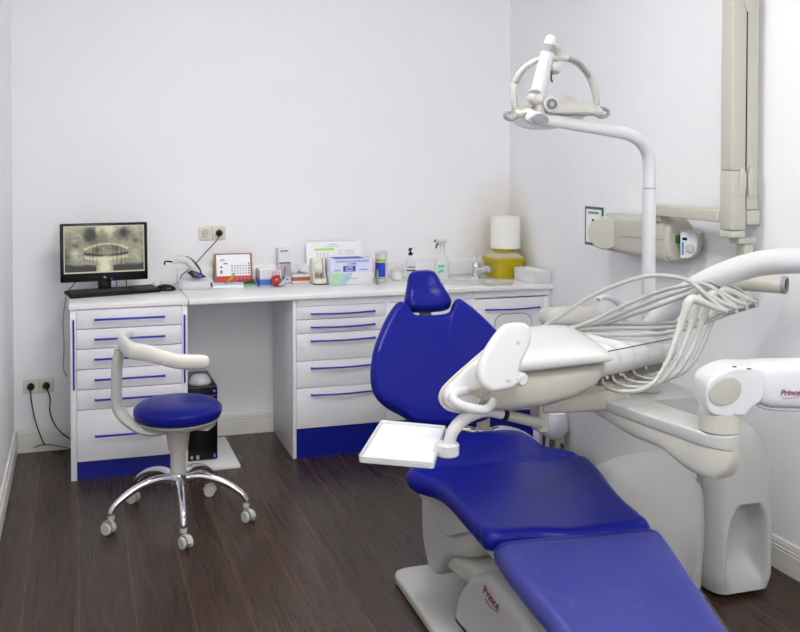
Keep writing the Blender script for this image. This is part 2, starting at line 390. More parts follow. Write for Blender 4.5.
# ------------------------------------------------------------------ computer
ZT = .8705
def screen_picture(w, h):
    """panoramic dental x-ray drawn cell by cell on the lit screen"""
    nx, ny = 150, 88
    rnd = random.Random(3)
    def g(x, y, cx, cy, sx, sy): return math.exp(-((x-cx)/sx)**2-((y-cy)/sy)**2)
    cl = [[rnd.random() for _ in range(40)] for _ in range(26)]
    def vn(x, y):
        x *= 38; y *= 24; i, j = int(x), int(y); a, b = x-i, y-j
        i = min(i, 38); j = min(j, 24)
        return (cl[j][i]*(1-a)+cl[j][i+1]*a)*(1-b)+(cl[j+1][i]*(1-a)+cl[j+1][i+1]*a)*b
    def val(u, v):   # v downwards
        L = .60+.20*(vn(u, v)-.5)+.1*(vn(u*.37, v*.41)-.5)
        L += .22*g(u, v, .5, .02, .6, .12)-.12*g(u, v, .5, .45, .12, .2)
        L -= .75*g(u, v, .33, .2, .08, .14)+.7*g(u, v, .74, .15, .07, .11)+.25*g(u, v, .33, .05, .1, .06)
        L += .30*g(u, v, .41, .1, .03, .12)+.2*g(u, v, .56, .1, .05, .2)
        L -= .25*g(u, v, .15, .42, .05, .06)+.25*g(u, v, .89, .33, .05, .06)
        x = (u-.52)/.28
        if abs(x) < 1:
            vu = .51-.12*(1-x*x); vl = .60+.045*(1-x*x)
            L += .35*math.exp(-((v-vu)/.022)**2)+.25*math.exp(-((v-vl-.06)/.035)**2)
            L -= .62*math.exp(-((v-(vl-.01))/.022)**2)*(1-.6*g(u, v, .53, .6, .07, .3))
            if vu < v < vl-.02 or vl+.03 < v < vl+.2:
                L += .13*math.sin(u*150+2*math.sin(u*23))*(.3+.7*abs(x))
                L -= .05+.3*g(u, v, .40, .52, .04, .06)+.3*g(u, v, .64, .5, .05, .07)
        L += .5*g(u, v, .5, .9, .075, .28)
        L += .18*g(u, v, .12, .62, .1, .16)+.15*g(u, v, .88, .62, .1, .16)
        jaw = .80+.12*abs(u-.5)*2
        if v > .86-.10*abs(x if abs(x) < 2 else 2)/2 and abs(u-.5) > .1: L -= .62*min(1, (v-.80)/.08)
        L -= .35*g(u, v, .03, .75, .06, .4)+.2*g(u, v, 1, .8, .04, .3)
        L = max(.03, min(.93, L))
        return L
    bm = N(); cl_ = bm.loops.layers.float_color.new('picture')
    V = [[bm.verts.new((-w/2+w*i/nx, 0, h/2-h*j/ny)) for i in range(nx+1)] for j in range(ny+1)]
    for j in range(ny):
        for i in range(nx):
            f = bm.faces.new((V[j][i], V[j+1][i], V[j+1][i+1], V[j][i+1]))
            for l, (a, b) in zip(f.loops, ((i, j), (i, j+1), (i+1, j+1), (i+1, j))):
                u, v = a/nx, b/ny
                L = val(u, v)
                if u < .012 or u > .988 or v < .02 or v > .975: L = .86
                c = srgb(218*L+8, 216*L+8, 176*L+10); l[cl_] = (c[0], c[1], c[2], 1)
    return bm
m = bpy.data.materials.new('lit_screen'); m.use_nodes = True; nt = m.node_tree
at_ = nt.nodes.new('ShaderNodeVertexColor'); at_.layer_name = 'picture'; b_ = nt.nodes['Principled BSDF']
b_.inputs['Base Color'].default_value = (.01, .01, .01, 1); b_.inputs['Roughness'].default_value = .35; b_.inputs['Emission Strength'].default_value = .8
nt.links.new(at_.outputs['Color'], b_.inputs['Emission Color']); SCREEN = m

mon = thing('computer_monitor', 'black widescreen monitor showing a panoramic dental x-ray', 'monitor', (.145, 5.0, ZT))
A = aY(60.5, 253.7, 4.97); B = aY(147.2, 247.5, 5.01)
mc = (A+B)/2; mc.z = 1.090
mx = Vector((B.x-A.x, B.y-A.y, 0)).normalized()
MM = frame(mc, mx, (0, .06, 1))          # local x right, y up, z toward the viewer
W_, H_ = .447, .305
bm = N(); slab(bm, rrect(W_, H_, .008), .022, .004, MM @ Matrix.Translation((0, 0, -.022))); box(bm, (-.14, -.1, -.045), (.14, .1, -.02), .01, 2, MM); obj('housing', bm, BLACK, mon)
bm = screen_picture(.412, .246)
bmesh.ops.transform(bm, matrix=MM @ Matrix.Translation((0, .0155, .0012)) @ Matrix.Rotation(-PI/2, 4, 'X') @ Matrix.Scale(-1, 4, (0, 1, 0)), verts=bm.verts); obj('screen', bm, SCREEN, mon, 'lit screen with a panoramic x-ray of the teeth', smooth=False)
bm = N(); box(bm, (-.034, -.205, -.035), (.034, -.10, -.012), .004, 2, MM); lathe(bm, [(.11, 0), (.112, .004), (.10, .010), (.03, .016), (.0, .018)], (0, 0, 0), n=40)
n_ = [v for v in bm.verts][-200:]
obj_base = bm
# stand foot sits on the cabinet top
vs_ = [v for v in bm.verts if abs(v.co.x) <= .113 and abs(v.co.y) <= .113 and v.co.z < .02]
for v in vs_:
    v.co = Vector((mc.x+v.co.x, mc.y+.055+v.co.y*.7, ZT+v.co.z))
obj('stand', bm, BLACK, mon)
put_text('badge', 'hp', .014, MM @ Matrix.Translation((.0, -.131, .0006)), mat('badge_silver', srgb(190, 190, 195), .3), mon, bold=.0003)
bm = N(); cyl(bm, MM @ Vector((.035, -.142, .0)), MM @ Vector((.035, -.142, .0015)), .0035, 12); obj('power_light', bm, mat('blue_led', srgb(40, 60, 255), .4, emit=1.5), mon, 'blue power light')
for n_i, (a, b) in enumerate([((76, 281), (67, 292)), ((116, 280), (115.5, 289)), ((125.5, 278), (126, 289))]):
    p0 = aY(a[0], a[1], 5.02); p1 = aZ(b[0], b[1], ZT+.004)
    bm = N(); tube(bm, [p0, (p0*.5+p1*.5)+Vector((.004, .01, 0)), p1], .0026, n=8); obj('cable', bm, CABLE, mon)

# keyboard
K = [aZ(72.5, 301, ZT), aZ(160.5, 294.2, ZT), aZ(151, 286.5, ZT), aZ(63.5, 293, ZT)]
kc = sum(K, Vector())/4; kx = (K[1]-K[0]); kx.z = 0; kw = .475; kd = .142
KM = frame((kc.x, kc.y-.012, ZT+.0005), kx, Vector((-kx.y, kx.x, 0)))
kb = thing('keyboard', 'black keyboard in front of the monitor', 'keyboard', (kc.x, kc.y, ZT))
bm = N(); slab(bm, rrect(kw, kd, .012), .016, .004, KM @ Matrix.Rotation(.06, 4, 'X') @ Matrix.Translation((0, 0, .0045))); obj('key_case', bm, BLACKM, kb)
bm = N(); KT = KM @ Matrix.Rotation(.06, 4, 'X')
for r in range(6):
    y = -.053+r*.0190+(.004 if r == 5 else 0)
    x = -.224
    while x < .215:
        wk = .0155
        if r == 0 and -.11 < x < .0: wk = .11
        if not (.078 < x < .09 or .146 < x < .153): box(bm, (x, y, .0203), (x+wk, y+.0145, .0245), .0012, 1, KT)
        x += wk+.0035
obj('keys', bm, mat('key_black', srgb(58, 56, 58), .45), kb)
bm = N(); mp_ = aZ(166, 290.5, ZT)
mo = thing('computer_mouse', 'black mouse beside the keyboard on the cabinet top', 'mouse', (mp_.x, mp_.y, ZT))
rings = []
for t in range(9):
    a = -1+t/4; w_ = .031*math.sqrt(max(.03, 1-a*a*.96)); hh = .034*math.sqrt(max(.05, 1-(a*.85+.1)**2))
    rings.append([(mp_.x+a*.055*.93+.0, mp_.y+w_*math.cos(2*PI*i/16), ZT+.0005+max(0, hh*math.sin(2*PI*i/16))*1.0) for i in range(16)])
loft(bm, rings); obj('mouse_body', bm, BLACKM, mo)
bm = N()
for dx in (-.004, .008): box(bm, (mp_.x+dx+.01, mp_.y-.0305, ZT+.013), (mp_.x+dx+.014, mp_.y-.027, ZT+.017))
obj('side_mark', bm, mat('silver_mark', srgb(170, 170, 175), .4), mo)
# small white horned stand
p = aZ(157.5, 289.5, ZT)
bm = N(); lathe(bm, [(.016, 0), (.018, .003), (.011, .010), (.012, .02), (.004, .024)], (p.x, p.y, ZT+.0003), n=18)
for s in (-1, 1): tube(bm, [(p.x, p.y, ZT+.014), (p.x+s*.017, p.y, ZT+.02), (p.x+s*.021, p.y, ZT+.036), (p.x+s*.013, p.y, ZT+.047)], [.009, .007, .005, .003], n=10, rounded=True)
tag(obj('handpiece_rest', bm, PLAS), 'tiny white two-horned rest behind the mouse', 'holder')

# ------------------------------------------------------------------ wall sockets
def socket_plate(p0, w, h, parent, n=2, wall='back'):
    # p0 = centre on the wall
    bm = N()
    for k in range(n):
        cx = p0.x-w/2+w/n*(k+.5)
        slab(bm, rrect(w/n-.0006, h, .005), .010, .003, front(cx, YB-.0005, p0.z))
    obj('socket_frame', bm, SOCK, parent)
    for k in range(n):
        cx = p0.x-w/2+w/n*(k+.5)
        bm = N(); lathe(bm, [(.0265, 0), (.0265, .003), (.0235, .0035), (.0215, -.001), (.002, -.0015)], (cx, YB-.0105, p0.z), (0, -1, 0), 28)
        s = obj('socket_insert', bm, SOCK, parent)
        bm = N()
        for dx in (-.0095, .0095): cyl(bm, (cx+dx, YB-.0112, p0.z), (cx+dx, YB-.0085, p0.z), .003, 10)
        for dz in (-.02, .02): box(bm, (cx-.003, YB-.0125, p0.z+dz-.0015), (cx+.003, YB-.0095, p0.z+dz+.0015))
        obj('socket_hole', bm, CABLE, s, 'dark contact holes')
def plug(name, label, cx, cz, path, group=None, r=.0035):
    t = thing(name, label, 'plug', (cx, YB-.012, cz), group)
    bm = N(); lathe(bm, [(.0185, 0), (.0185, .014), (.015, .019), (.0105, .028), (.004, .03)], (cx, YB-.0145, cz), (0, -1, 0), 20); obj('plug_body', bm, BLACKM, t)
    bm = N(); tube(bm, [(cx, YB-.030, cz-.004)]+path, r, n=8, k=6); obj('cord', bm, CABLE, t)
u = aY(212, 233, YB); s1 = thing('double_wall_socket', 'cream double power socket above the worktop', 'socket', (u.x, YB, u.z-.04))
socket_plate(u, .152, .078, s1)
ux = u.x+.038
plug('power_plug', 'dark plug with a slanting cord in the socket above the worktop', ux, u.z,
     [aY(217, 240, 5.17), aY(205, 253, 5.15), aY(196, 263, 5.13), aY(188, 270, 5.08), aY(182, 275, 5.06), aY(180, 279, 5.06)], r=.0028)
l = aY(38.7, 385.5, YB); s2 = thing('double_wall_socket', 'cream double power socket low on the wall left of the computer cabinet', 'socket', (l.x, YB, l.z-.04))
socket_plate(l, .158, .078, s2)
plug('power_plug', 'dark plug in the left half of the low socket, cord hanging to the floor', l.x-.0395, l.z,
     [aY(31, 398, 5.17), aY(34, 415, 5.16), aY(39, 432, 5.13), aZ(47, 449, .004), aZ(56, 452, .004), aZ(66, 450.5, .004)], 'x' and None)
plug('power_plug', 'dark plug in the right half of the low socket, cord curving behind the cabinet', l.x+.0395, l.z,
     [aY(50, 398, 5.17), aY(50, 412, 5.165), aY(55, 425, 5.16), aY(63, 434, 5.15), aY(70, 439, 5.15)])
bm = N(); tube(bm, [aZ(30, 450, .004), aY(38, 446, 5.18), aY(48, 444.5, 5.18), aY(58, 446, 5.18), aY(72, 449, 5.17)], .0022, n=8); tag(obj('loose_cable', bm, CABLE), 'thin dark cable looping over the baseboard under the low socket', 'cable')
bm = N(); tube(bm, [aY(66, 296, 5.19), aY(63, 320, 5.195), aY(64, 345, 5.2), aY(63.5, 368, 5.2), aY(67, 377, 5.19)], .0028, n=8); tag(obj('hanging_cable', bm, mat('pale_cable', srgb(150, 148, 140), .5)), 'grey cable hanging down the wall behind the computer cabinet', 'cable')

# ------------------------------------------------------------------ things on the worktop
def bx(lo, hi, b=.002): bm = N(); box(bm, lo, hi, b); return bm
# curing lamp on its charger
cl = thing('curing_lamp', 'white curved cordless curing lamp lying on its rounded charging base', 'dental tool', (.62, 5.05, ZT))
bm = N()
rings = []
for k in range(7):
    z = [0, .006, .02, .04, .052, .060, .062][k]; f = [1, 1.03, 1.0, .86, .68, .42, .1][k]; sh = [0, 0, 0, .006, .012, .016, .02][k]
    rings.append([(.625+sh+.103*f*math.copysign(abs(math.cos(a))**.8, math.cos(a)), 5.06+.055*f*math.copysign(abs(math.sin(a))**.8, math.sin(a)), ZT+.0005+z) for a in [2*PI*i/32 for i in range(32)]])
loft(bm, rings); obj('charging_base', bm, PLAS, cl)
Yc = 5.04
cur = [aY(174, 262, Yc), aY(180, 259.5, Yc), aY(187, 261, Yc), aY(193, 268, Yc), aY(197, 275, Yc)]
bm = N(); tube(bm, cur, [.011, .019, .022, .021, .02], n=18, rounded=True); obj('lamp_body', bm, PLAS, cl)
bm = N(); tube(bm, [aY(173.5, 262, Yc), aY(166, 261.3, Yc), aY(164.8, 261.6, Yc), aY(164.6, 265, Yc)], .0045, n=10, smooth=False); obj('light_guide', bm, BLACK, cl, 'black angled light guide')
bm = N(); P = [aY(180, 257.2, Yc), aY(187, 257.3, Yc), aY(193, 261, Yc), aY(199, 268, Yc), aY(202, 275, Yc)]; tube(bm, P, [.002, .006, .006, .005, .003], n=10); obj('trim_line', bm, CABLE, cl)
ca = aY(196.5, 275.5, 5.008); bm = N(); slab(bm, [(-.05, .014), (-.03, .024), (.02, .010), (.05, -.010), (.02, -.018), (-.02, -.014)], .02, .004, frame((ca.x, ca.y, ca.z), (1, 0, -.05), (0, .4, 1))); pn = obj('control_panel', bm, BLACK, cl, 'black control panel')
q = aY(200.5, 276.8, 4.985); bm = N(); cyl(bm, q+Vector((0, .01, 0)), q, .0085, 14); obj('blue_button', bm, MATS['blue_led'], pn, 'glowing blue button')

# desk calendar
RED = mat('calendar_red', srgb(196, 38, 44), .5); BRN = mat('brown_board', srgb(150, 108, 62), .6, noise=.1)
dc = thing('desk_calendar', 'desk calendar with red lower edge standing on the worktop', 'calendar', (.85, 5.14, ZT))
x0, x1 = .737, .953; zt = 1.045
bm = N(); loft(bm, [[(x, 5.118, ZT+.001), (x, 5.190, ZT+.001), (x, 5.163, zt), (x, 5.157, zt)] for x in (x0, x1)]); obj('calendar_stand', bm, BRN, dc)
MC = frame(((x0+x1)/2, 5.114, ZT+.001), (1, 0, 0), (0, .039, .172))
bm = N(); box(bm, (-.096, .0, .0), (.096, .052, .0015), 0, 1, MC); obj('red_leaf', bm, RED, dc, 'red lower page')
bm = N(); box(bm, (-.096, .052, .0), (.096, .172, .0018), 0, 1, MC); pg = obj('month_page', bm, PAPER, dc, 'white month page')
put_text('month_title', 'Julio', .016, MC @ Matrix.Translation((-.06, .142, .0025)), INK, pg, bold=.0003)
rc = [(-.012+c*.016, .062+r*.014, .008, .006) for r in range(4) for c in range(6)]
bm = bars(MC @ Matrix.Translation((0, 0, .0022)), rc); obj('dates', bm, INK, pg)
bm = bars(MC @ Matrix.Translation((0, 0, .0022)), [(.083, .060+r*.014, .009, .009) for r in range(5)]); obj('sunday_dates', bm, BRN, pg)
for q_ in [(-.075, .066, .012, .018), (-.055, .118, .022, .007)]:
    bm = bars(MC @ Matrix.Translation((0, 0, .0022)), [q_]); obj('page_picture', bm, BRN, pg)
bm = bars(MC @ Matrix.Translation((0, 0, .0024)), [(-.075, .098, .013, .008)]); obj('blue_picture', bm, HAND, pg)
bm = bars(MC @ Matrix.Translation((0, 0, .0018)), [(-.005+c*.02, .008+r*.011, .013, .005) for r in range(4) for c in range(5)]); obj('next_dates', bm, mat('pink_ink', srgb(225, 130, 130), .6), dc)

# folded leaflet pile with a yellow piece, pen caps
ZB = ZT+.0004
lp = thing('leaflet_packet', 'flat white packet with a yellow curved piece on it in front of the desk calendar', 'packet', (.78, 5.04, ZT))
p = aZ(225, 287.2, ZT)
bm = N(); box(bm, (-.085, -.045, 0), (.085, .045, .016), .003, 2, Matrix.Translation((p.x+.015, p.y+.0, ZB)) @ Matrix.Rotation(-.12, 4, 'Z')); obj('packet_body', bm, PAPER, lp)
bm = N(); box(bm, (-.087, -.047, .0165), (.087, .043, .020), .001, 1, Matrix.Translation((p.x+.015, p.y, ZB)) @ Matrix.Rotation(-.10, 4, 'Z')); obj('cover_sheet', bm, mat('pale_blue_card', srgb(196, 208, 226), .5), lp)
bm = N(); tube(bm, [(p.x-.005, p.y-.02, ZB+.026), (p.x+.02, p.y-.01, ZB+.035), (p.x+.045, p.y, ZB+.058), (p.x+.05, p.y, ZB+.075)], [.003, .009, .010, .003], n=10); obj('yellow_piece', bm, mat('ochre_plastic', srgb(178, 142, 40), .4), lp)
bm = N(); tube(bm, [(p.x-.075, p.y-.03, ZB+.010), (p.x-.085, p.y-.02, ZB+.028), (p.x-.088, p.y+.015, ZB+.034)], [.006, .009, .005], n=10, rounded=True); obj('clip', bm, BLACKM, lp, 'black clip')
# green and red instruments
p = aZ(245, 284.6, ZT); GRN = mat('bright_green_plastic', srgb(40, 200, 80), .4)
t = thing('instrument_case', 'small flat case with green edge and dark red lid beside the packet', 'case', (p.x, p.y, ZT))
bm = bx((p.x-.045, p.y-.03, ZB), (p.x+.055, p.y+.025, ZB+.010), .002); obj('case_tray', bm, mat('dark_green', srgb(22, 90, 50), .4), t)
bm = bx((p.x-.043, p.y-.028, ZB+.0105), (p.x+.05, p.y+.024, ZB+.030), .004); obj('case_lid', bm, mat('smoked_red', srgb(110, 40, 42), .25), t, 'dark red lid')
bm = N()
box(bm, (p.x-.04, p.y-.0325, ZB+.001), (p.x+.05, p.y-.0305, ZB+.008))
obj('green_edge', bm, GRN, t, 'bright green edge')
q = aZ(238, 284.6, ZT); bm = N(); lathe(bm, [(.012, 0), (.014, .01), (.009, .024), (.002, .03)], (q.x-.004, q.y, ZB), n=14); tag(obj('green_cap', bm, GRN), 'tiny bright green cap between packet and flat case', 'cap')
# box of sachets
p0 = aZ(256.5, 283, ZT); x0 = p0.x; x1 = 1.105; y0 = 5.065; y1 = 5.18
WH = mat('carton_white', srgb(222, 222, 224), .6, noise=.03)
t = thing('sachet_box', 'open white and blue carton filled with sachets beside the desk calendar', 'box', ((x0+x1)/2, (y0+y1)/2, ZT))
CBL = mat('carton_blue', srgb(50, 126, 205), .5); PNK = mat('carton_pink', srgb(240, 160, 175), .5)
def tray_box(x0, x1, y0, y1, z0, z1, w=.003):
    bm = N(); box(bm, (x0, y0, z0), (x1, y0+w, z1)); box(bm, (x0, y1-w, z0), (x1, y1, z1)); box(bm, (x0, y0+w, z0), (x0+w, y1-w, z1)); box(bm, (x1-w, y0+w, z0), (x1, y1-w, z1)); box(bm, (x0+w, y0+w, z0), (x1-w, y1-w, z0+w)); return bm
obj('carton', tray_box(x0, x1, y0, y1, ZB, ZB+.083), WH, t)
obj('blue_band', bx((x0-.0006, y0-.0006, ZB+.001), (x1+.0006, y1+.0006, ZB+.032), 0), CBL, t, 'blue lower band')
obj('pink_line', bx((x0-.0008, y0-.0008, ZB+.033), (x1+.0008, y1+.0008, ZB+.038), 0), PNK, t, 'thin pink line')
for i in range(6):
    bm = N(); box(bm, (-.016, -.0025, 0), (.016, .0025, .088), .001, 1, Matrix.Translation((x0+.026+i*.013, y0+.022+.014*i, ZB+.006)) @ Matrix.Rotation(.12*(i % 3-1), 4, 'Y'))
    tag(obj('sachet', bm, PAPER), 'white sachet standing in the blue and white carton', 'sachet', 'sachets standing in the open carton')
bm = bars(front(x0, y0-.0015, ZB), [(.07+i*.017, .045+.006*(i % 2), .006, .03) for i in range(4)]); obj('printed_figures', bm, mat('mauve_print', srgb(190, 140, 165), .6), t)
p = aZ(258.5, 286.5, ZT); bm = N(); lathe(bm, [(.007, 0), (.003, .008), (.0035, .02), (.008, .034), (.002, .036)], (p.x, p.y, ZB), n=12); tag(obj('blue_brush_tip', bm, HAND), 'tiny blue tip standing in front of the sachet carton', 'tip')
# orange goggles / bulb
p = aZ(275, 286.5, ZT); ORG = mat('orange_plastic', srgb(176, 52, 22), .2, coat=.3, alpha=.92)
t = thing('orange_shield', 'small translucent orange cup lying in front of the sachet carton', 'cup', (p.x, p.y, ZT))
bm = N(); lathe(bm, [(.030, -.006), (.032, .0), (.030, .020), (.022, .036), (.008, .042), (.0005, .042)], (p.x+.018, p.y, ZB+.0325), (-1, -.15, .05), 24); obj('cup', bm, ORG, t)
bm = N(); tube(bm, [(p.x+.022, p.y-.02, ZB+.014), (p.x+.045, p.y-.015, ZB+.022), (p.x+.055, p.y, ZB+.045)], [.009, .012, .009], n=12, rounded=True); obj('clear_collar', bm, mat('grey_clear', srgb(190, 196, 200), .2), t, 'pale collar')
bm = N(); cyl(bm, (p.x+.045, p.y-.022, ZB+.048), (p.x+.045, p.y-.012, ZB+.056), .008, 12); obj('blue_knob', bm, CBL, t, 'blue knob')
# tall carton with window
a = aY(278.5, 282, 5.13); b = aY(291.5, 282, 5.13); zt_ = aY(285, 248.5, 5.13).z
TEAL = mat('teal_print', srgb(30, 150, 120), .5)
t = thing('tall_carton', 'tall slim white carton with a clear front window and teal mark', 'box', ((a.x+b.x)/2, 5.16, ZT))
obj('carton', bx((a.x, 5.13, ZB), (b.x, 5.19, zt_), .002), WH, t)
obj('window_panel', bx((a.x+.008, 5.1265, ZB+.038), (b.x-.004, 5.1295, ZB+.108), .001), mat('window_film', srgb(170, 175, 180), .15), t, 'grey clear window')
obj('brown_line', bx((a.x+.004, 5.127, ZB+.11), (b.x-.006, 5.1295, ZB+.118), .0), mat('brown_tab', srgb(110, 98, 88), .5), t)  # grey-brown line above the clear window
obj('tooth_model', bx((a.x+.03, 5.124, ZB+.05), (a.x+.042, 5.1262, ZB+.09), .001), mat('dusty_red', srgb(170, 110, 105), .5), t)
for dx, dz in ((.012, zt_-ZB-.014), (.014, .02)):
    bm = bars(front(a.x+dx, 5.126, ZB+dz-.006), [(0, 0, .012, .012)]); obj('teal_mark', bm, TEAL, t, 'teal square mark'); bm = bars(front(a.x+dx, 5.126, ZB+dz-.003), [(.016, 0, .026, .007)]); obj('print_line', bm, INK, t)
# cardboard tray of packets
a = aY(292.5, 282, 5.10); b = aY(313, 282, 5.10)
t = thing('packet_tray', 'small open carton with brown base band holding clear packets', 'box', ((a.x+b.x)/2, 5.14, ZT))
obj('carton', tray_box(a.x, b.x, 5.10, 5.18, ZB, ZB+.05), WH, t)
obj('brown_band', bx((a.x-.001, 5.099, ZB+.012), (b.x+.001, 5.181, ZB+.034), .0), mat('kraft_brown', srgb(166, 100, 48), .6), t, 'brown band')
rn = random.Random(5)
for i in range(7):
    M_ = Matrix.Translation((a.x+.018+i*.0135, 5.125+.02*(i % 2), ZB+.066+.008*(i % 3))) @ Matrix.Rotation(rn.uniform(-.7, .7), 4, 'Y') @ Matrix.Rotation(rn.uniform(-.4, .4), 4, 'X')
    bm = N(); box(bm, (-.016, -.004, -.018), (.016, .004, .02), .003, 2, M_)
    o = obj('clear_packet', bm, mat('packet_film', srgb(225, 226, 232), .2)); tag(o, 'clear crinkled packet piled in the small carton with brown band', 'packet', 'clear packets in the small carton')
# tape dispenser
a = aY(314, 284, 5.0); b = aY(327, 284, 5.0); cx = (a.x+b.x)/2
CREAM = mat('cream_plastic', srgb(222, 220, 205), .35)
t = thing('tape_dispenser', 'cream tape dispenser between the small carton and the big glove boxes', 'tape dispenser', (cx, 5.05, ZT))
side = [(-.06, 0), (.06, 0), (.062, .05), (.05, .115), (.03, .135), (.0, .14), (-.02, .11), (-.03, .06), (-.055, .03)]
for dx in (-.036, .029):
    bm = N(); slab(bm, spline([Vector((p[0], p[1], 0)) for p in side], 3, True), .007, .002, frame((cx+dx, 5.06, ZB+.004), (0, 1, 0), (0, 0, 1))); obj('side_cheek', bm, CREAM, t)
obj('dispenser_base', bx((cx-.028, 4.995, ZB+.003), (cx+.028, 5.115, ZB+.03), .003), CREAM, t)
bm = N(); cyl(bm, (cx-.024, 5.085, ZB+.088), (cx+.024, 5.085, ZB+.088), .04, 30, bev=.002); obj('tape_roll', bm, mat('tape_white', srgb(228, 226, 214), .3), t)
obj('rubber_foot', bx((cx-.037, 4.993, ZB), (cx+.037, 5.12, ZB+.003), .0), BLACKM, t, 'dark foot strip')
# wall planner sheets leaning on the wall
a = aY(306, 281, 5.17); b = aY(362, 281, 5.17); zt_ = 1.085
t = thing('paper_planner', 'stack of white printed sheets with a green highlight leaning against the wall', 'papers', ((a.x+b.x)/2, 5.18, ZT))
MP = frame((a.x, 5.138, ZB), (1, 0, 0), (0, .03, .215)) @ Matrix.Scale(1.07, 4, (0, 1, 0)); wpl = b.x-a.x
for k in range(3):
    bm = N(); box(bm, (.012*k, 0, -.004*k-.001), (wpl-.01*(2-k)*.6, .215-.004*(k == 2), -.004*k+.0008), 0, 1, MP @ Matrix.Translation((0, 0, 0)))
    s_ = obj('sheet', bm, [PAPER, mat('paper_grey', srgb(226, 228, 238), .7), PAPER][k], t)
    if k == 0: sheet0 = s_
bm = bars(MP @ Matrix.Translation((0, 0, .0012)), [(.05, .165, .115, .012)]); obj('green_highlight', bm, mat('highlighter_green', srgb(170, 230, 110), .6), sheet0, 'green highlighted bar')
rc = [(.14, .195, .045, .003), (.11, .185, .09, .002)]+[(.19, .165-i*.006, .03, .0015) for i in range(5)]+[(.23, .165-i*.006, .06, .0015) for i in range(5)]+[(.06+.02*i, .15-.007*j, .012, .002) for i in range(4) for j in range(4)]
bm = bars(MP @ Matrix.Translation((0, 0, .0012)), rc); obj('printed_lines', bm, mat('pale_ink', srgb(176, 180, 196), .7), sheet0)
bm = N()
for i in range(26): tube(bm, [MP @ Vector((.01+i*.0115, .212, -.008)), MP @ Vector((.01+i*.0115, .222, -.002)), MP @ Vector((.01+i*.0115, .211, .003))], .0012, n=5, k=2)
obj('spiral_binding', bm, mat('white_wire', srgb(205, 206, 214), .4), t)
# two glove boxes
a = aY(330.5, 284, 4.95); b = aY(373, 284, 4.95)
LIL = mat('carton_lilac', srgb(214, 216, 238), .55); BLP = mat('print_blue', srgb(52, 84, 180), .5)
g1 = thing('glove_box', 'pale carton with green and blue slanting bands, lower of the two stacked glove boxes', 'box', ((a.x+b.x)/2, 5.0, ZT))
zs1, zs2 = ZB+.068, ZB+.145
obj('carton', bx((a.x, 4.95, ZB), (b.x, 5.07, zs1), .001), mat('carton_pale', srgb(222, 224, 226), .55), g1)
Wd = b.x-a.x; F0 = frame((a.x, 4.9495, ZB), (1, 0, 0), (0, 0, 1))
def poly(M, pts, d=.0006): bm = N(); slab(bm, pts, d, 0, M); return bm
obj('green_band', poly(F0, [(.002, .002), (.055, .002), (.085, .066), (.002, .066)]), mat('pale_green_print', srgb(178, 212, 178), .55), g1, 'pale green band')
obj('blue_band', poly(F0, [(.055, .002), (.09, .002), (.13, .066), (.085, .066)]), mat('pale_blue_print', srgb(168, 196, 222), .55), g1, 'pale blue band')
put_text('print', 'guantes latex', .012, F0 @ Matrix.Translation((.125, .036, .0008)), INK, g1)
g2 = thing('glove_box', 'blue-lettered white carton with a pink end, upper of the two stacked glove boxes', 'box', ((a.x+b.x)/2, 5.0, zs1))
obj('carton', bx((a.x+.002, 4.952, zs1+.0005), (b.x-.002, 5.072, zs2), .001), LIL, g2)
F1 = frame((a.x+.002, 4.9512, zs1), (1, 0, 0), (0, 0, 1))
put_text('print', 'GUANTES DE LATEX SIN POLVO', .0135, F1 @ Matrix.Translation((Wd/2, .063, .0006)), BLP, g2, bold=.0003)
put_text('print', 'EXAMEN', .0135, F1 @ Matrix.Translation((Wd/2, .049, .0006)), BLP, g2, bold=.0003)
obj('blue_panel', poly(F1, [(.072, .006), (.145, .006), (.145, .038), (.072, .038)]), BLP, g2, 'blue printed panel')
put_text('print', 'LATEX', .014, F1 @ Matrix.Translation((.108, .028, .0012)), PAPER, g2, bold=.0004)
put_text('print', 'TALLA M', .010, F1 @ Matrix.Translation((.108, .013, .0012)), PAPER, g2, bold=.0003)
bm = bars(F1 @ Matrix.Translation((0, 0, .0006)), [(.02, .012, .035, .004), (.165, .014, .05, .004)]); obj('print_line', bm, BLP, g2)
obj('top_print', bx((a.x+.03, 4.955, zs2+.0003), (b.x-.05, 5.07, zs2+.001), 0), BLP, g2, 'blue top print')
obj('pink_end', bx((b.x-.0018, 4.952, zs1+.001), (b.x+.0012, 5.072, zs2), 0), mat('hot_pink', srgb(255, 110, 165), .5), g2, 'bright pink end')
# wipes canister
c = aZ(380, 281, ZT); cx, cy = c.x, 5.03; r = .036
t = thing('wipes_canister', 'white cylindrical canister with a blue and green label', 'canister', (cx, cy, ZT))
zt_ = aY(380, 254, 5.03).z
bm = N(); lathe(bm, [(r-.002, 0), (r, .003), (r, .146), (r-.003, .15)], (cx, cy, ZB), n=36); obj('canister_body', bm, PLAS, t)
bm = N(); lathe(bm, [(r-.004, .1505), (r+.001, .151), (r+.001, .167), (r-.004, .173), (r-.016, .176), (.004, .180)], (cx, cy, ZB), n=36); obj('canister_lid', bm, PLAS, t)
def band(cx, cy, r, z0, z1, a0, a1, n=14, d=.0008):
    bm = N(); V = []
    for i in range(n+1):
        a = a0+(a1-a0)*i/n; V.append([bm.verts.new((cx+(r+e)*math.cos(a), cy+(r+e)*math.sin(a), z)) for e, z in ((0, z0), (d, z0), (d, z1), (0, z1))])
    for p_, q_ in zip(V[:-1], V[1:]):
        for k in range(4): bm.faces.new((p_[k], p_[(k+1) % 4], q_[(k+1) % 4], q_[k]))
    bm.faces.new(V[0]); bm.faces.new(list(reversed(V[-1]))); return bm
LG = mat('lime_label', srgb(140, 190, 40), .45)
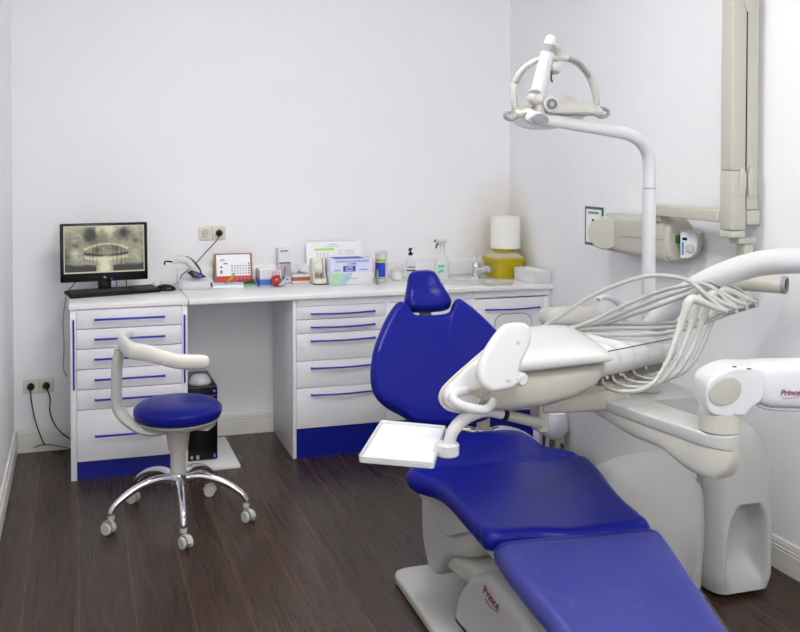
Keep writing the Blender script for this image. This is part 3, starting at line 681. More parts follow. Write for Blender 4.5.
for z0, z1, m_, nm in ((.018, .027, LG, 'lime_band'), (.030, .112, mat('label_blue', srgb(34, 60, 190), .4), 'blue_label'), (.117, .134, LG, 'lime_band')):
    obj(nm, band(cx, cy, r+.0003, ZB+z0, ZB+z1, PI*1.02, PI*1.62), m_, t, nm.replace('_', ' '))
c = aZ(377.5, 284.5, ZT); bm = N(); lathe(bm, [(.010, 0), (.0105, .02), (.0095, .026), (.0075, .05), (.006, .068), (.003, .085), (.001, .086)], (c.x, c.y, ZB), n=16); tag(obj('polishing_tip', bm, mat('dull_metal', srgb(150, 148, 145), .35, .7)), 'small dull metal pointed tool standing in front of the canister', 'tool')
# cotton tub
c = aY(397.5, 279, 5.07); t = thing('cotton_tub', 'low round white tub with a domed lid behind the headrest', 'tub', (c.x, 5.07, ZT))
bm = N(); lathe(bm, [(.030, 0), (.036, .006), (.038, .05), (.036, .052)], (c.x, 5.07, ZB), n=30); obj('tub_body', bm, mat('milky_plastic', srgb(224, 226, 222), .3), t)
bm = N(); lathe(bm, [(.036, .0525), (.040, .054), (.040, .060), (.03, .070), (.01, .073), (.009, .078), (.002, .08)], (c.x, 5.07, ZB), n=30); obj('tub_lid', bm, PLAS, t)
# pump bottle
GLS = mat('clear_plastic_bottle', srgb(226, 230, 232), .1, alpha=.55)
c = aY(410.5, 281, 5.0); t = thing('pump_bottle', 'clear soap bottle with a black pump top behind the headrest', 'bottle', (c.x, 5.0, ZT))
bm = N(); lathe(bm, [(.027, 0), (.030, .004), (.030, .105), (.024, .122), (.011, .132), (.011, .138)], (c.x, 5.0, ZB), n=28); bmesh.ops.scale(bm, vec=(1, 1, 1.09), space=Matrix.Translation((0, 0, -ZB)), verts=bm.verts); obj('bottle_body', bm, GLS, t)
bm = N(); lathe(bm, [(.013, .1385), (.013, .152), (.005, .155), (.005, .170), (.010, .171), (.011, .178), (.004, .180)], (c.x, 5.0, ZB), n=18); tube(bm, [(c.x, 5.0, ZB+.174), (c.x-.012, 4.985, ZB+.174), (c.x-.02, 4.975, ZB+.168)], .004, n=8); bmesh.ops.translate(bm, vec=(0, 0, .0125), verts=bm.verts); obj('pump_head', bm, BLACK, t, 'black pump head')
obj('label_print', band(c.x, 5.0, .0304, ZB+.06, ZB+.068, PI*1.15, PI*1.75), BLACKM, t, 'dark label line'); obj('label_text', band(c.x, 5.0, .0304, ZB+.078, ZB+.088, PI*1.25, PI*1.7), INK, t)
# spray bottle
c = aY(442, 281, 5.02); t = thing('spray_bottle', 'tall translucent spray bottle with green trigger and teal label marks', 'bottle', (c.x, 5.02, ZT))
zt_ = aY(442, 236, 5.02).z-ZB
bm = N(); rings = []
for z, rx in ((0, .040), (.004, .043), (.09, .043), (.115, .036), (.14, .020), (.17, .016), (.195, .015)):
    rings.append([(c.x+rx*math.copysign(abs(math.cos(a))**.75, math.cos(a)), 5.02+rx*.7*math.copysign(abs(math.sin(a))**.75, math.sin(a)), ZB+z) for a in [2*PI*i/32 for i in range(32)]])
loft(bm, rings); obj('bottle_body', bm, mat('milky_bottle', srgb(226, 229, 225), .25, alpha=.85), t)
bm = N(); cyl(bm, (c.x, 5.02, ZB+.1955), (c.x, 5.02, ZB+.212), .018, 20, bev=.002); box(bm, (c.x-.032, 5.008, ZB+.212), (c.x+.026, 5.032, ZB+.238), .006, 3); cyl(bm, (c.x-.042, 5.02, ZB+.227), (c.x-.030, 5.02, ZB+.227), .008, 14); obj('spray_head', bm, PLAS, t)
bm = N(); tube(bm, [(c.x-.026, 5.02, ZB+.213), (c.x-.034, 5.02, ZB+.2), (c.x-.036, 5.02, ZB+.185)], [.007, .006, .004], n=10, rounded=True); cyl(bm, (c.x-.047, 5.02, ZB+.227), (c.x-.0422, 5.02, ZB+.227), .0095, 14); obj('trigger', bm, mat('dark_green_plastic', srgb(20, 110, 70), .35), t, 'green trigger')
TL = mat('teal_label', srgb(70, 200, 160), .4)
bm = N()
for i, (z, s_) in enumerate(((.075, 0), (.045, .35))): box(bm, (-.020, 0, 0), (.018, .001, .014), 0, 1, Matrix.Translation((c.x-.018, 4.9885, ZB+z)) @ Matrix.Rotation(-s_, 4, 'Y'))
obj('teal_mark', bm, TL, t, 'teal label marks')
# sharps container and paper roll
YEL = mat('yellow_plastic', srgb(188, 170, 12), .35, noise=.06)
sc = thing('sharps_container', 'yellow sharps container with a beige taped top in the corner beside the tap', 'container', (2.43, 4.98, ZT))
th = .06; MS = Matrix.Translation((2.455, 5.02, ZB)) @ Matrix.Rotation(th, 4, 'Z')
def rloft(bm, secs, M, r=.02, k=4):
    loft(bm, [[(x, y, z) for x, y in rrect(w, d, min(r, w/2-.001, d/2-.001), k)] for w, d, z in secs], True, M)
wa, da = .185, .19
bm = N(); rloft(bm, [(wa*.86, da*.86, 0), (wa*.88, da*.88, .004), (wa*.98, da*.98, .10)], MS, .02); obj('container_body', bm, YEL, sc)
bm = N(); rloft(bm, [(wa*1.04, da*1.04, .1005), (wa*1.06, da*1.06, .104), (wa*1.06, da*1.06, .118), (wa*1.03, da*1.03, .122)], MS, .022); obj('container_rim', bm, YEL, sc)
bm = N(); rloft(bm, [(wa*.98, da*.98, .1225), (wa*.95, da*.95, .130), (wa*.72, da*.74, .148), (wa*.6, da*.6, .152)], MS, .03); obj('taped_lid', bm, mat('beige_tape', srgb(200, 188, 160), .6, noise=.15, nscale=40), sc, 'beige taped lid')
bm = N(); rloft(bm, [(.115, .115, .1525), (.12, .12, .155), (.12, .12, .17), (.11, .11, .173)], MS, .055, 6); obj('lid_collar', bm, YEL, sc)
rr = random.Random(9)
bm = bars(MS @ frame((-wa*.47, -da*.5, .0), (.0, 1, 0), (-.06, 0, 1)) , [(.01, .01, .0001, .0001)])
bm.free()
MF = MS @ frame((-wa/2*.955-.0005, da/2*.9, 0), (0, -1, 0), (-.1, 0, 1)); MF = MS @ frame((-wa*.435, da*.40, .004), (0, -1, 0), (-.12, 0, 1)) if False else MS @ frame((-wa*.442-.001, da*.40, .004), (0, -1, 0), (-.115, 0, 1))
obj('printed_warning', bars(MF, [(rr.uniform(0, .03), .014+.009*i, rr.uniform(.05, .1), .003) for i in range(8)]), mat('dark_yellow_ink', srgb(120, 110, 50), .5), sc, 'dark printed warning lines')
zr = ZB+.1735
c = Vector((2.468, 5.02, 0)); bm = N(); lathe(bm, [(.024, .0), (.086, .0), (.088, .002), (.088, .188), (.086, .190), (.024, .190), (.022, .18), (.022, .01)], (c.x, c.y, zr), n=44)
tag(obj('paper_towel_roll', bm, mat('tissue_paper', srgb(238, 237, 230), .85, noise=.05, nscale=50, bump=.3)), 'white paper towel roll standing on top of the yellow sharps container', 'paper roll')
# clear soap dish, white box
p = aZ(499, 285.5, ZT); t = thing('soap_dish', 'flat clear dish with a yellowish base in front of the sharps container', 'dish', (2.27, 4.74, ZT))
MD = Matrix.Translation((p.x+.01, p.y+.03, ZB)) @ Matrix.Rotation(-.05, 4, 'Z')
bm = N(); rloft(bm, [(.15, .075, 0), (.155, .08, .004)], MD, .02); obj('dish_base', bm, mat('yellowed_plastic', srgb(222, 214, 170), .4), t, 'yellowish base')
bm = N(); rloft(bm, [(.15, .075, .0045), (.172, .095, .024)], MD, .02); obj('dish_body', bm, mat('clear_dish', srgb(225, 228, 228), .12, alpha=.5), t)
A = aZ(515.5, 281, ZT); B = aZ(538.5, 286.8, ZT); C_ = aZ(558, 283.2, ZT)
d1 = (B-A); d2 = Vector((.985, .17, 0)).normalized()
d1 = Vector((-.0, -1, 0))
t = thing('tissue_box', 'long white tissue box on the worktop at the right corner', 'box', (2.5, 4.74, ZT))
MB_ = Matrix.Translation((2.520, 4.785, ZB)) @ Matrix.Rotation(PI/2+.10, 4, 'Z')
bm = N(); box(bm, (-.115, -.052, 0), (.105, .052, .075), .002, 2, MB_); obj('carton', bm, mat('box_white', srgb(220, 222, 222), .5, noise=.04), t)
bm = N(); slab(bm, rrect(.13, .045, .02), .0008, 0, MB_ @ Matrix.Translation((0, 0, .0752))); obj('top_opening', bm, PAPER, t, 'paler top opening')

# ------------------------------------------------------------------ kneehole: board and computer tower
bm = N(); box(bm, (.5365, 4.63, .0), (.795, 5.13, .016), .002); tag(obj('floor_board', bm, mat('melamine_board', srgb(226, 226, 226), .4)), 'white board on the floor under the computer tower', 'board')
t = thing('computer_tower', 'black computer tower on a white floor board beside the computer cabinet', 'computer', (.62, 4.95, .0165))
bm = N(); box(bm, (.538, 4.765, .0165), (.697, 5.12, .40), .004); obj('tower_case', bm, mat('tower_black', srgb(26, 25, 27), .35), t)
bm = N(); slab(bm, rrect(.157, .378, .006, cx=.6175, cy=.2085), .014, .003, frame((0, 4.7645, 0), (1, 0, 0), (0, 0, 1))); obj('front_panel', bm, BLACK, t, 'glossy front panel')
bm = N(); cyl(bm, (.680, 4.7515, .375), (.680, 4.749, .375), .006, 14); obj('power_light', bm, MATS['blue_led'], t, 'blue power light')
bm = bars(front(0, 4.7496, 0), [(.556, .028, .014, .016), (.585, .026, .016, .02)]); obj('stickers', bm, mat('sticker_grey', srgb(150, 155, 140), .5), t, 'small stickers')
bm = bars(front(0, 4.7493, 0), [(.674, .028, .012, .02)]); obj('coloured_sticker', bm, mat('sticker_blue', srgb(50, 90, 180), .4), t, 'blue and orange sticker')
bm = bars(front(0, 4.7496, 0), [(.545, .33, .145, .002), (.545, .352, .145, .002)]); obj('drive_line', bm, GREYP, t)
p = Vector((.615, 4.83, .4005)); t = thing('webcam_base', 'small white and grey rounded device on top of the computer tower', 'device', (p.x, p.y, .4005))
bm = N(); lathe(bm, [(.055, 0), (.058, .010), (.05, .030), (.035, .045), (.01, .05)], (p.x, p.y, p.z), n=28); obj('device_shell', bm, mat('silver_plastic', srgb(190, 192, 196), .3), t)
bm = N(); box(bm, (p.x-.018, p.y-.062, p.z+.004), (p.x+.018, p.y-.03, p.z+.03), .003); obj('white_front', bm, PLAS, t)

# ------------------------------------------------------------------ the stools
def stool_parts(t, cx, cy, zseat, rot, ang0, with_rest):
    r = .192
    bm = N(); prof = [(.0, 0), (r-.03, 0), (r-.008, .006), (r, .022), (r-.002, .042), (r-.02, .060), (r-.06, .071), (r-.12, .076), (.0, .078)]
    lathe(bm, [(max(p[0], .0005), p[1]) for p in prof], (cx, cy, zseat-.078), n=48)
    obj('seat_cushion', bm, VINYL, t, 'round blue vinyl cushion')
    bm = N(); lathe(bm, [(.05, -.042), (.12, -.035), (.17, -.018), (.182, -.003), (.182, .0)], (cx, cy, zseat-.079), n=40)
    box(bm, (-.02, -.05, -.034), (.16, .05, -.012), .008, 2, Matrix.Translation((cx, cy, zseat-.085)) @ Matrix.Rotation(rot-1.0, 4, 'Z'))
    obj('seat_pan', bm, WARM, t)
    z1 = zseat-.12
    bm = N(); lathe(bm, [(.055, z1), (.052, z1-.03), (.042, z1-.10), (.034, z1-.102), (.034, z1-.215), (.028, z1-.217)], (cx, cy, 0), n=28); obj('column', bm, WARM, t)
    zh = .20
    bm = N(); lathe(bm, [(.026, z1-.2165), (.026, zh-.05)], (cx, cy, 0), n=20)
    lathe(bm, [(.012, zh-.055), (.04, zh-.05), (.046, zh-.02), (.04, zh+.008), (.012, zh+.012)], (cx, cy, 0), n=28); obj('hub', bm, CHROME, t, 'chrome hub')
    for k in range(5):
        a = ang0+k*2*PI/5; d = Vector((math.cos(a), math.sin(a), 0)); c = Vector((cx, cy, 0))
        bm = N(); tube(bm, [c+d*.035+Vector((0, 0, zh-.018)), c+d*.10+Vector((0, 0, zh-.008)), c+d*.19+Vector((0, 0, zh-.028)), c+d*.265+Vector((0, 0, zh-.068)), c+d*.298+Vector((0, 0, .098)), c+d*.30+Vector((0, 0, .078))], [.018, .017, .015, .0135, .012, .012], n=14, flat=[1.15, 1], rounded=True)
        obj('leg', bm, CHROME, t, 'curved chrome leg')
        sa = a+[.5, -.7, 1.9, .3, -1.0][k]; s = Vector((math.cos(sa), math.sin(sa), 0)); w = Vector((-s.y, s.x, 0))
        cc = c+d*.30+s*.014
        bm = N(); cyl(bm, c+d*.30+Vector((0, 0, .060)), c+d*.30+Vector((0, 0, .0795)), .014, 16, bev=.002)
        # hood over the twin wheels
        for e in (-1,):
            rings = []
            for i in range(9):
                an = PI*(.02+.96*i/8)
                rings.append([cc+s*(math.cos(an)*rr_)+Vector((0, 0, .0265+math.sin(an)*rr_))+w*ww for rr_, ww in ((.0255, -.008), (.031, -.008), (.031, .008), (.0255, .008))])
            loft(bm, rings)
        obj('caster_hood', bm, WARM, t)
        for e in (-1, 1):
            bm = N(); lathe(bm, [(.004, 0), (.020, 0), (.0245, .003), (.0245, .013), (.019, .016), (.016, .0145), (.004, .0155)], cc+w*e*.0085+Vector((0, 0, .0246)), w*e, 24); obj('caster_wheel', bm, mat('wheel_grey', srgb(190, 190, 184), .4), t)
SX, SY = .42, 4.045
st = thing('dental_stool', 'blue round stool with white curved arm rest in front of the computer cabinet', 'stool', (SX, SY, 0))
stool_parts(st, SX, SY, .530, .5, math.radians(-92), True)
Ys = 4.0
bm = N()
up = [aY(166, 429, 3.97), aY(150, 431, 3.99), aY(133, 425, 4.0), aY(118.5, 409, 4.03), aY(116.5, 385, 4.03), aY(117.5, 362, 4.03), aY(119.5, 350, 4.03)]
tube(bm, up, [.018, .018, .020, .022, .022, .022, .020], n=18, flat=[2.2, 2.2, 1.9, 1.7, 1.6, 1.6], up=(.3, -1, .05)); obj('rest_support', bm, WARM, st)
bm = N()
rp = [aY(131.5, 333.5, 4.16), aY(126, 335.5, 4.12), aY(122.5, 342, 4.04), aY(131, 350, 3.92), aY(148, 353, 3.86), aY(163, 358, 3.83), aY(180, 361.5, 3.82), aY(200, 362.2, 3.82), aY(205.5, 362.2, 3.82)]
tube(bm, rp, [.010, .015, .021, .022, .021, .021, .021, .021, .019], n=20, flat=[1.3, 1.7, 2.0, 1.75, 1.6, 1.5, 1.6, 1.6, 1.5], up=(0, 0, 1), rounded=True, k=10)
obj('arm_rest', bm, mat('arm_white', srgb(222, 220, 212), .35, noise=.04), st, 'curved off-white arm rest')
s2x, s2y = 1.98, 4.27
st2 = thing('dental_stool', 'second blue round stool hidden mostly behind the instrument console, chrome base showing', 'stool', (s2x, s2y, 0))
stool_parts(st2, s2x, s2y, .50, .2, math.radians(-70), False)
bm = N(); tube(bm, [aY(542.5, 317.5, 4.24), aY(550, 316.5, 4.17), aY(565, 315.8, 4.13), aY(582, 315.5, 4.13), aY(596, 315, 4.17), aY(602.5, 315, 4.24)], [.022, .024, .024, .024, .024, .020], n=20, flat=[1.7, 1.95, 1.95, 1.9, 1.85, 1.6], up=(0, 0, 1), rounded=True)
obj('arm_rest', bm, MATS['arm_white'], st2, 'grey-beige curved arm rest')
bm = N(); tube(bm, [aY(590, 318, 4.2), aY(591, 345, 4.24), aY(590, 385, 4.27), Vector((s2x+.20, s2y, .44)), Vector((s2x+.10, s2y, .395)), Vector((s2x, s2y, .40))], .02, n=14); obj('rest_support', bm, WARM, st2)
# ------------------------------------------------------------------ dental chair
AX = 1.378                                        # the chair's long axis runs along Y at this x
ch = thing('dental_chair', 'reclined dental patient chair with deep blue cushions on a pale grey pedestal and base plate', 'dental chair', (AX, 2.9, 0))
def mirror(half): return half+[(-x, y) for x, y in reversed(half)]
# backrest
th = math.radians(31)
def backF(u, v, w):   # u across, v up the back, w towards the patient
    return Vector((1.385+u, 3.25+v*math.sin(th)-w*math.cos(th), .56+v*math.cos(th)+w*math.sin(th)))
half = [(0.0, .452), (.05, .453), (.085, .463), (.106, .49), (.12, .512), (.142, .508), (.185, .462), (.235, .39), (.285, .30), (.313, .20), (.308, .13), (.27, .085), (.20, .045), (.15, .012), (.08, .0), (0, -.002)]
ol = spline([Vector((a, b, 0)) for a, b in half+[(-x, y) for x, y in reversed(half[1:-1])]], 4, True)
def dish(u, v, w): # side bolsters: the back is a shallow hollow
    return backF(u, v, w-.055+.05*(min(abs(u), .3)/.3)**2)
bm = N(); cushion(bm, [(p.x, p.y) for p in ol], .07, .032, .004, dish, c=(0, .25), inner=8); obj('backrest', bm, VINYL, ch, 'blue backrest cushion')
bm = N(); ol2 = [(p.x*.9, .25+(p.y-.25)*.9) for p in ol]; cushion(bm, ol2, .03, .015, 0, lambda u, v, w: dish(u, v, -w-.002), c=(0, .25), inner=4); obj('backrest_shell', bm, CHAIRP, ch, 'grey rear shell')
# headrest
def headF(u, v, w):
    return Vector((1.402+u, 3.585+v*math.sin(th)-w*math.cos(th), .925+v*math.cos(th)+w*math.sin(th)-.012*0))
half = [(0, .186), (.035, .184), (.060, .168), (.078, .12), (.100, .058), (.103, .028), (.084, .006), (.04, .0), (0, -.001)]
ol = spline([Vector((a, b, 0)) for a, b in half+[(-x, y) for x, y in reversed(half[1:-1])]], 5, True)
bm = N(); cushion(bm, [(p.x, p.y) for p in ol], .075, .034, .0, lambda u, v, w: headF(u, v, w-.02*math.exp(-((u/.05)**2+((v-.1)/.06)**2))*(w/.075)), c=(0, .09), inner=8); obj('headrest', bm, VINYL, ch, 'blue headrest cushion')
bm = N(); box(bm, (-.026, -.09, -.012), (.026, .1, -.003), .002, 2, frame((1.395, 3.56, .905), (1, 0, 0), (0, math.sin(th), math.cos(th)))); obj('headrest_bar', bm, GREYP, ch)
# seat: rear wedge and front pad
CR = math.radians(4.5)
def crot(p, c=(AX+.008, 2.50)):
    """seat and leg rest are swivelled a little about the backrest"""
    dx, dy = p[0]-c[0], p[1]-c[1]; return Vector((c[0]+dx*math.cos(CR)+dy*math.sin(CR), c[1]-dx*math.sin(CR)+dy*math.cos(CR), p[2]))
half = [(0, 3.215), (.12, 3.215), (.185, 3.19), (.215, 3.12), (.235, 3.02), (.31, 2.95), (.335, 2.90), (.325, 2.86), (.283, 2.82), (.262, 2.77), (.26, 2.64), (.258, 2.48), (.255, 2.40), (.24, 2.345), (.10, 2.34), (0, 2.34)]
ol = []
lhalf = [(0, 3.215), (.12, 3.215), (.185, 3.19), (.215, 3.12), (.235, 3.02), (.31, 2.95), (.335, 2.90), (.325, 2.85), (.29, 2.80), (.268, 2.74), (.26, 2.64), (.258, 2.48), (.255, 2.40), (.24, 2.345), (.10, 2.34), (0, 2.34)]
half = [(0, 3.215), (.12, 3.215), (.185, 3.19), (.215, 3.12), (.235, 3.04), (.30, 2.985), (.335, 2.93), (.338, 2.86), (.325, 2.77), (.305, 2.68), (.285, 2.58), (.268, 2.48), (.258, 2.375), (.24, 2.32), (.10, 2.315), (0, 2.315)]
P_ = [Vector((a, b, 0)) for a, b in half+[(-x, y) for x, y in reversed(lhalf[1:-1])]]
ol = [(p.x, p.y) for p in spline(P_, 4, True)]
def seat3(x, y, w):
    k = max(0, min(1, (y-2.9)/.28)); lift = .035*k*k*(3-2*k)
    gr = -.008*math.exp(-((y-2.93)/.012)**2)
    cup = .012*(abs(x)/.3)**2
    t = w/.075
    return crot((AX+x, y+.015, .447+w*.93+(lift+gr+cup-.012)*max(0, t)))
# finer grid so the crease shows: radial rings are enough here
bm = N(); cushion(bm, ol, .075, .03, .004, seat3, c=(0, 2.75), inner=22); obj('seat', bm, VINYL, ch, 'blue seat cushion')
# leg rest: slopes down towards the foot
LA = math.radians(12)
def legF(x, s, w): return crot((AX+x, 2.322-s*math.cos(LA), .444+w-s*math.sin(LA)))
half = [(0, 0), (.20, 0), (.247, .012), (.254, .05), (.240, .20), (.215, .38), (.19, .57), (.16, .68), (.10, .72), (0, .73)]
ol = spline([Vector((a, b, 0)) for a, b in half+[(-x, y) for x, y in reversed(half[1:-1])]], 5, True)
bm = N(); cushion(bm, [(p.x, p.y) for p in ol], .068, .028, .002, legF, c=(0, .34), inner=8); obj('leg_rest', bm, VINYL, ch, 'blue leg rest cushion')
# clear protective sheet over the leg rest
cm = bpy.data.materials.new('clear_sheet'); cm.use_nodes = True; nt = cm.node_tree; b = nt.nodes['Principled BSDF']
b.inputs['Base Color'].default_value = srgb(190, 195, 232); b.inputs['Roughness'].default_value = .1; b.inputs['Alpha'].default_value = .14; b.inputs['Coat Weight'].default_value = .6
g = nt.nodes.new('ShaderNodeNewGeometry'); mp = nt.nodes.new('ShaderNodeMapping'); mp.inputs['Scale'].default_value = (7, 4, 4); nt.links.new(g.outputs['Position'], mp.inputs['Vector'])
vz = nt.nodes.new('ShaderNodeTexVoronoi'); vz.feature = 'DISTANCE_TO_EDGE'; vz.inputs['Scale'].default_value = 1.2
nz = nt.nodes.new('ShaderNodeTexNoise'); nz.inputs['Scale'].default_value = 1.5; nz.inputs['Detail'].default_value = 2.0; nz.inputs['Distortion'].default_value = .5
nt.links.new(mp.outputs[0], nz.inputs['Vector'])
va = nt.nodes.new('ShaderNodeVectorMath'); va.operation = 'ADD'; nt.links.new(mp.outputs[0], va.inputs[0]); nt.links.new(nz.outputs['Color'], va.inputs[1]); nt.links.new(va.outputs[0], vz.inputs['Vector'])
mrs = nt.nodes.new('ShaderNodeMapRange'); mrs.inputs[1].default_value = .0; mrs.inputs[2].default_value = .02; mrs.inputs[3].default_value = .125; mrs.inputs[4].default_value = .075; nt.links.new(vz.outputs['Distance'], mrs.inputs[0]); nt.links.new(mrs.outputs[0], b.inputs['Alpha'])  # crinkle highlights put into the alpha as paler lines
bp = nt.nodes.new('ShaderNodeBump'); bp.inputs['Strength'].default_value = .5; bp.inputs['Distance'].default_value = .012; nt.links.new(nz.outputs['Fac'], bp.inputs['Height']); nt.links.new(bp.outputs['Normal'], b.inputs['Normal'])
bm = N(); o2 = [(p.x*1.005, .02+p.y*.985) for p in ol if True]
R_ = []
c0 = Vector((0, .34))
for k in range(12):
    f = [1.012, 1.012, 1.012, .99, .96, .9, .8, .65, .5, .34, .2, .08][k]; w = [.006, .02, .04, .057, .0675, .0715, .0725, .073, .073, .073, .073, .073][k]
    R_.append([bm.verts.new(legF(c0.x+(q[0]-c0.x)*f, c0.y+(q[1]-c0.y)*f, w)) for q in o2])
for a, b2 in zip(R_[:-1], R_[1:]):
    for i in range(len(o2)): bm.faces.new((a[i], a[(i+1) % len(o2)], b2[(i+1) % len(o2)], b2[i]))
bm.faces.new(R_[-1]); obj('protective_sheet', bm, cm, ch, 'clear crinkled plastic sheet over the leg rest')
# underframe of seat and leg rest
def rail_ol(f, dx=0): return None
bm = N(); hs = [(.285, 2.95), (.30, 2.90), (.27, 2.84), (.235, 2.78), (.232, 2.60), (.225, 2.30), (-.225, 2.30), (-.232, 2.60), (-.235, 2.78), (-.27, 2.84), (-.30, 2.90), (-.285, 2.95), (-.2, 3.12), (.2, 3.12)]
slab(bm, [(AX+a*.96, b_) for a, b_ in hs], .035, .01, Matrix.Translation((0, .02, .413))); [setattr(v, 'co', crot(v.co)) for v in bm.verts]; obj('seat_frame', bm, CHAIRP, ch)
bm = N(); slab(bm, [(-.222, .02), (.222, .02), (.215, .2), (.19, .4), (.15, .62), (-.15, .62), (-.19, .4), (-.215, .2)], .02, .006, frame((AX, 2.31, .424), (1, 0, -.0), (-.075*0, -math.cos(LA), -math.sin(LA))) @ Matrix.Scale(-1, 4, (0, 0, 1))); [setattr(v, 'co', crot(v.co)) for v in bm.verts]; obj('leg_rest_frame', bm, CHAIRP, ch)
# pedestal bracket (left cheek seen under the seat), mirrored to the other side
def extr(bm, pts, x0, x1, bev=.012):
    slab(bm, [(p[0], p[1]) for p in pts], x1-x0, bev, frame((x0, 0, 0), (0, 1, 0), (0, 0, 1)), 4)
ped = [(3.16, .42), (3.17, .33), (3.16, .20), (3.12, .12), (3.07, .085), (3.02, .10), (2.97, .16), (2.90, .215), (2.80, .25), (2.70, .30), (2.66, .36), (2.70, .42)]
bm = N(); extr(bm, [(p.x, p.y) for p in spline([Vector((a, b_, 0)) for a, b_ in ped], 3, True)], AX-.165, AX+.165, .03); obj('tilt_bracket', bm, CHAIRP, ch)
bm = N(); extr(bm, [(p.x, p.y) for p in spline([Vector((a, b_, 0)) for a, b_ in [(3.16, .395), (3.0, .30), (2.9, .29), (2.78, .34), (2.72, .395)]], 4, True)], AX-.180, AX-.1655, .006); obj('bracket_cheek', bm, CHAIRP, ch)
# lift arm
bm = N(); tube(bm, [(AX, 3.02, .16), (AX, 2.85, .185), (AX, 2.6, .225), (AX, 2.45, .22)], [.075, .08, .085, .09], n=24, flat=1.0, k=6); 
for v in bm.verts: v.co.x = AX+(v.co.x-AX)*1.75
obj('lift_arm', bm, mat('lift_arm_enclosure', srgb(188, 189, 182), .4, noise=.05), ch)  # even grey, slightly paler than the chair enclosure
# front hood with script lettering
hood = [(2.83, .03), (2.80, .13), (2.70, .235), (2.60, .29), (2.52, .30), (2.30, .27), (2.02, .20), (1.90, .12), (1.86, .03)]
bm = N(); extr(bm, [(p.x, p.y) for p in spline([Vector((a, b_, 0)) for a, b_ in hood], 4, False)], AX-.178, AX+.178, .035); hd = obj('front_hood', bm, CHAIRP, ch, 'pale grey front hood')

bp_ = [(1.125, 3.235), (1.63, 3.235), (1.645, 2.6), (1.60, 1.95), (1.15, 1.95), (1.105, 2.6)]
def rnd_poly(pts, r=.04, k=4):
    o = []; n = len(pts)
    for i in range(n):
        p = Vector(pts[i]); a = (Vector(pts[i-1])-p); b = (Vector(pts[(i+1) % n])-p); ra = min(r, a.length*.45, b.length*.45)
        a = p+a.normalized()*ra; b = p+b.normalized()*ra
        for j in range(k+1):
            t = j/k; q = a*(1-t)**2+p*2*t*(1-t)+b*t*t; o.append((q.x, q.y))
    return o
bm = N(); slab(bm, rnd_poly(bp_, .06), .0405, .014, Matrix.Translation((0, 0, .0008)), 4); obj('base_plate', bm, CHAIRP, ch, 'flat pale grey base plate')
MT = frame((AX-.1795, 2.53, .245), (0, -1, -.10), (0, -.10, 1))
LOGO = mat('maroon_lettering', srgb(120, 30, 80), .4)
put_text('lettering', 'Prince', .043, MT, LOGO, hd, shear=.3, bold=.0006)
bm = N(); tube(bm, [MT @ Vector((-.035, -.024, 0)), MT @ Vector((.0, -.028, 0)), MT @ Vector((.05, -.018, 0))], .0012, n=6); obj('lettering_swash', bm, LOGO, hd)

# ------------------------------------------------------------------ cuspidor unit on the floor right of the chair
def sell(cx, cy, w, d, z, e=.45, n=48):
    return [(cx+w/2*math.copysign(abs(math.cos(a))**e, math.cos(a)), cy+d/2*math.copysign(abs(math.sin(a))**e, math.sin(a)), z) for a in [2*PI*i/n for i in range(n)]]
un = thing('cuspidor_unit', 'pale grey floor-standing dental unit body with a scooped niche, right of the chair', 'dental unit', (2.05, 3.0, 0))
bm = N(); loft(bm, [sell(1.995, 2.99, w, d, z, .35) for z, w, d in ((.02, .44, .28), (.05, .45, .29), (.40, .46, .30), (.66, .46, .29), (.705, .44, .27), (.72, .38, .21))]); obj('unit_tower', bm, UNITP, un)
# front shell, rounded shoulder
bm = N(); rings = []
for z, w, y0 in ((.0, .50, 2.80), (.03, .54, 2.775), (.25, .56, 2.765), (.36, .55, 2.770), (.41, .525, 2.778), (.45, .49, 2.79), (.485, .44, 2.805), (.515, .37, 2.825), (.535, .29, 2.85), (.548, .2, 2.875), (.553, .1, 2.90)):
    rings.append([(x+.0, y, z) for x, y, _ in sell(1.955, (y0+2.99)/2, w*.82, (2.99-y0), z, .4+max(0, z-.38)*2.2)])
loft(bm, rings); obj('front_shell', bm, UNITP, un)
bm = N(); nS = 240; zs_ = [i/44 for i in range(45)]; rings = []
for t in zs_:
    z = .02+.60*t
    k = max(0, (t-.45)/.55); f = math.sqrt(max(.0, 1-k**2.3)); f = max(f, .06)
    b0 = .92+.08*min(1, t/.08)
    ring = []
    for (x, y, _) in sell(2.30, 2.885, .262*(.30+.70*f)*b0, .34*(.5+.5*f)*b0, z, .42, nS):
        # scooped niche in the front right face
        if y < 2.885:
            zz = (z-.16)/.185
            wd = .076*math.sqrt(max(0, 1-max(0, zz)**2.4)) if zz < 1 else 0
            g = 1/(1+math.exp(min(50, (abs(x-2.300)-wd)/.006))) if wd > .004 else 0
            low = 1/(1+math.exp(-(z-.07)/.02))
            y += .10*g*low*(1-.35*((x-2.300)/.08)**2)
        ring.append((x, y, z))
    rings.append(ring)
loft(bm, rings); obj('side_pod', bm, UNITP, un, 'rounded side pod with a scooped niche')
bm = N(); tube(bm, [aY(697.5, 478, 2.80), (aY(698, 520, 2.785)), aY(697, 560, 2.78), (aY(695, 590, 2.79))], .003, n=6); obj('seam', bm, GREYP, un)
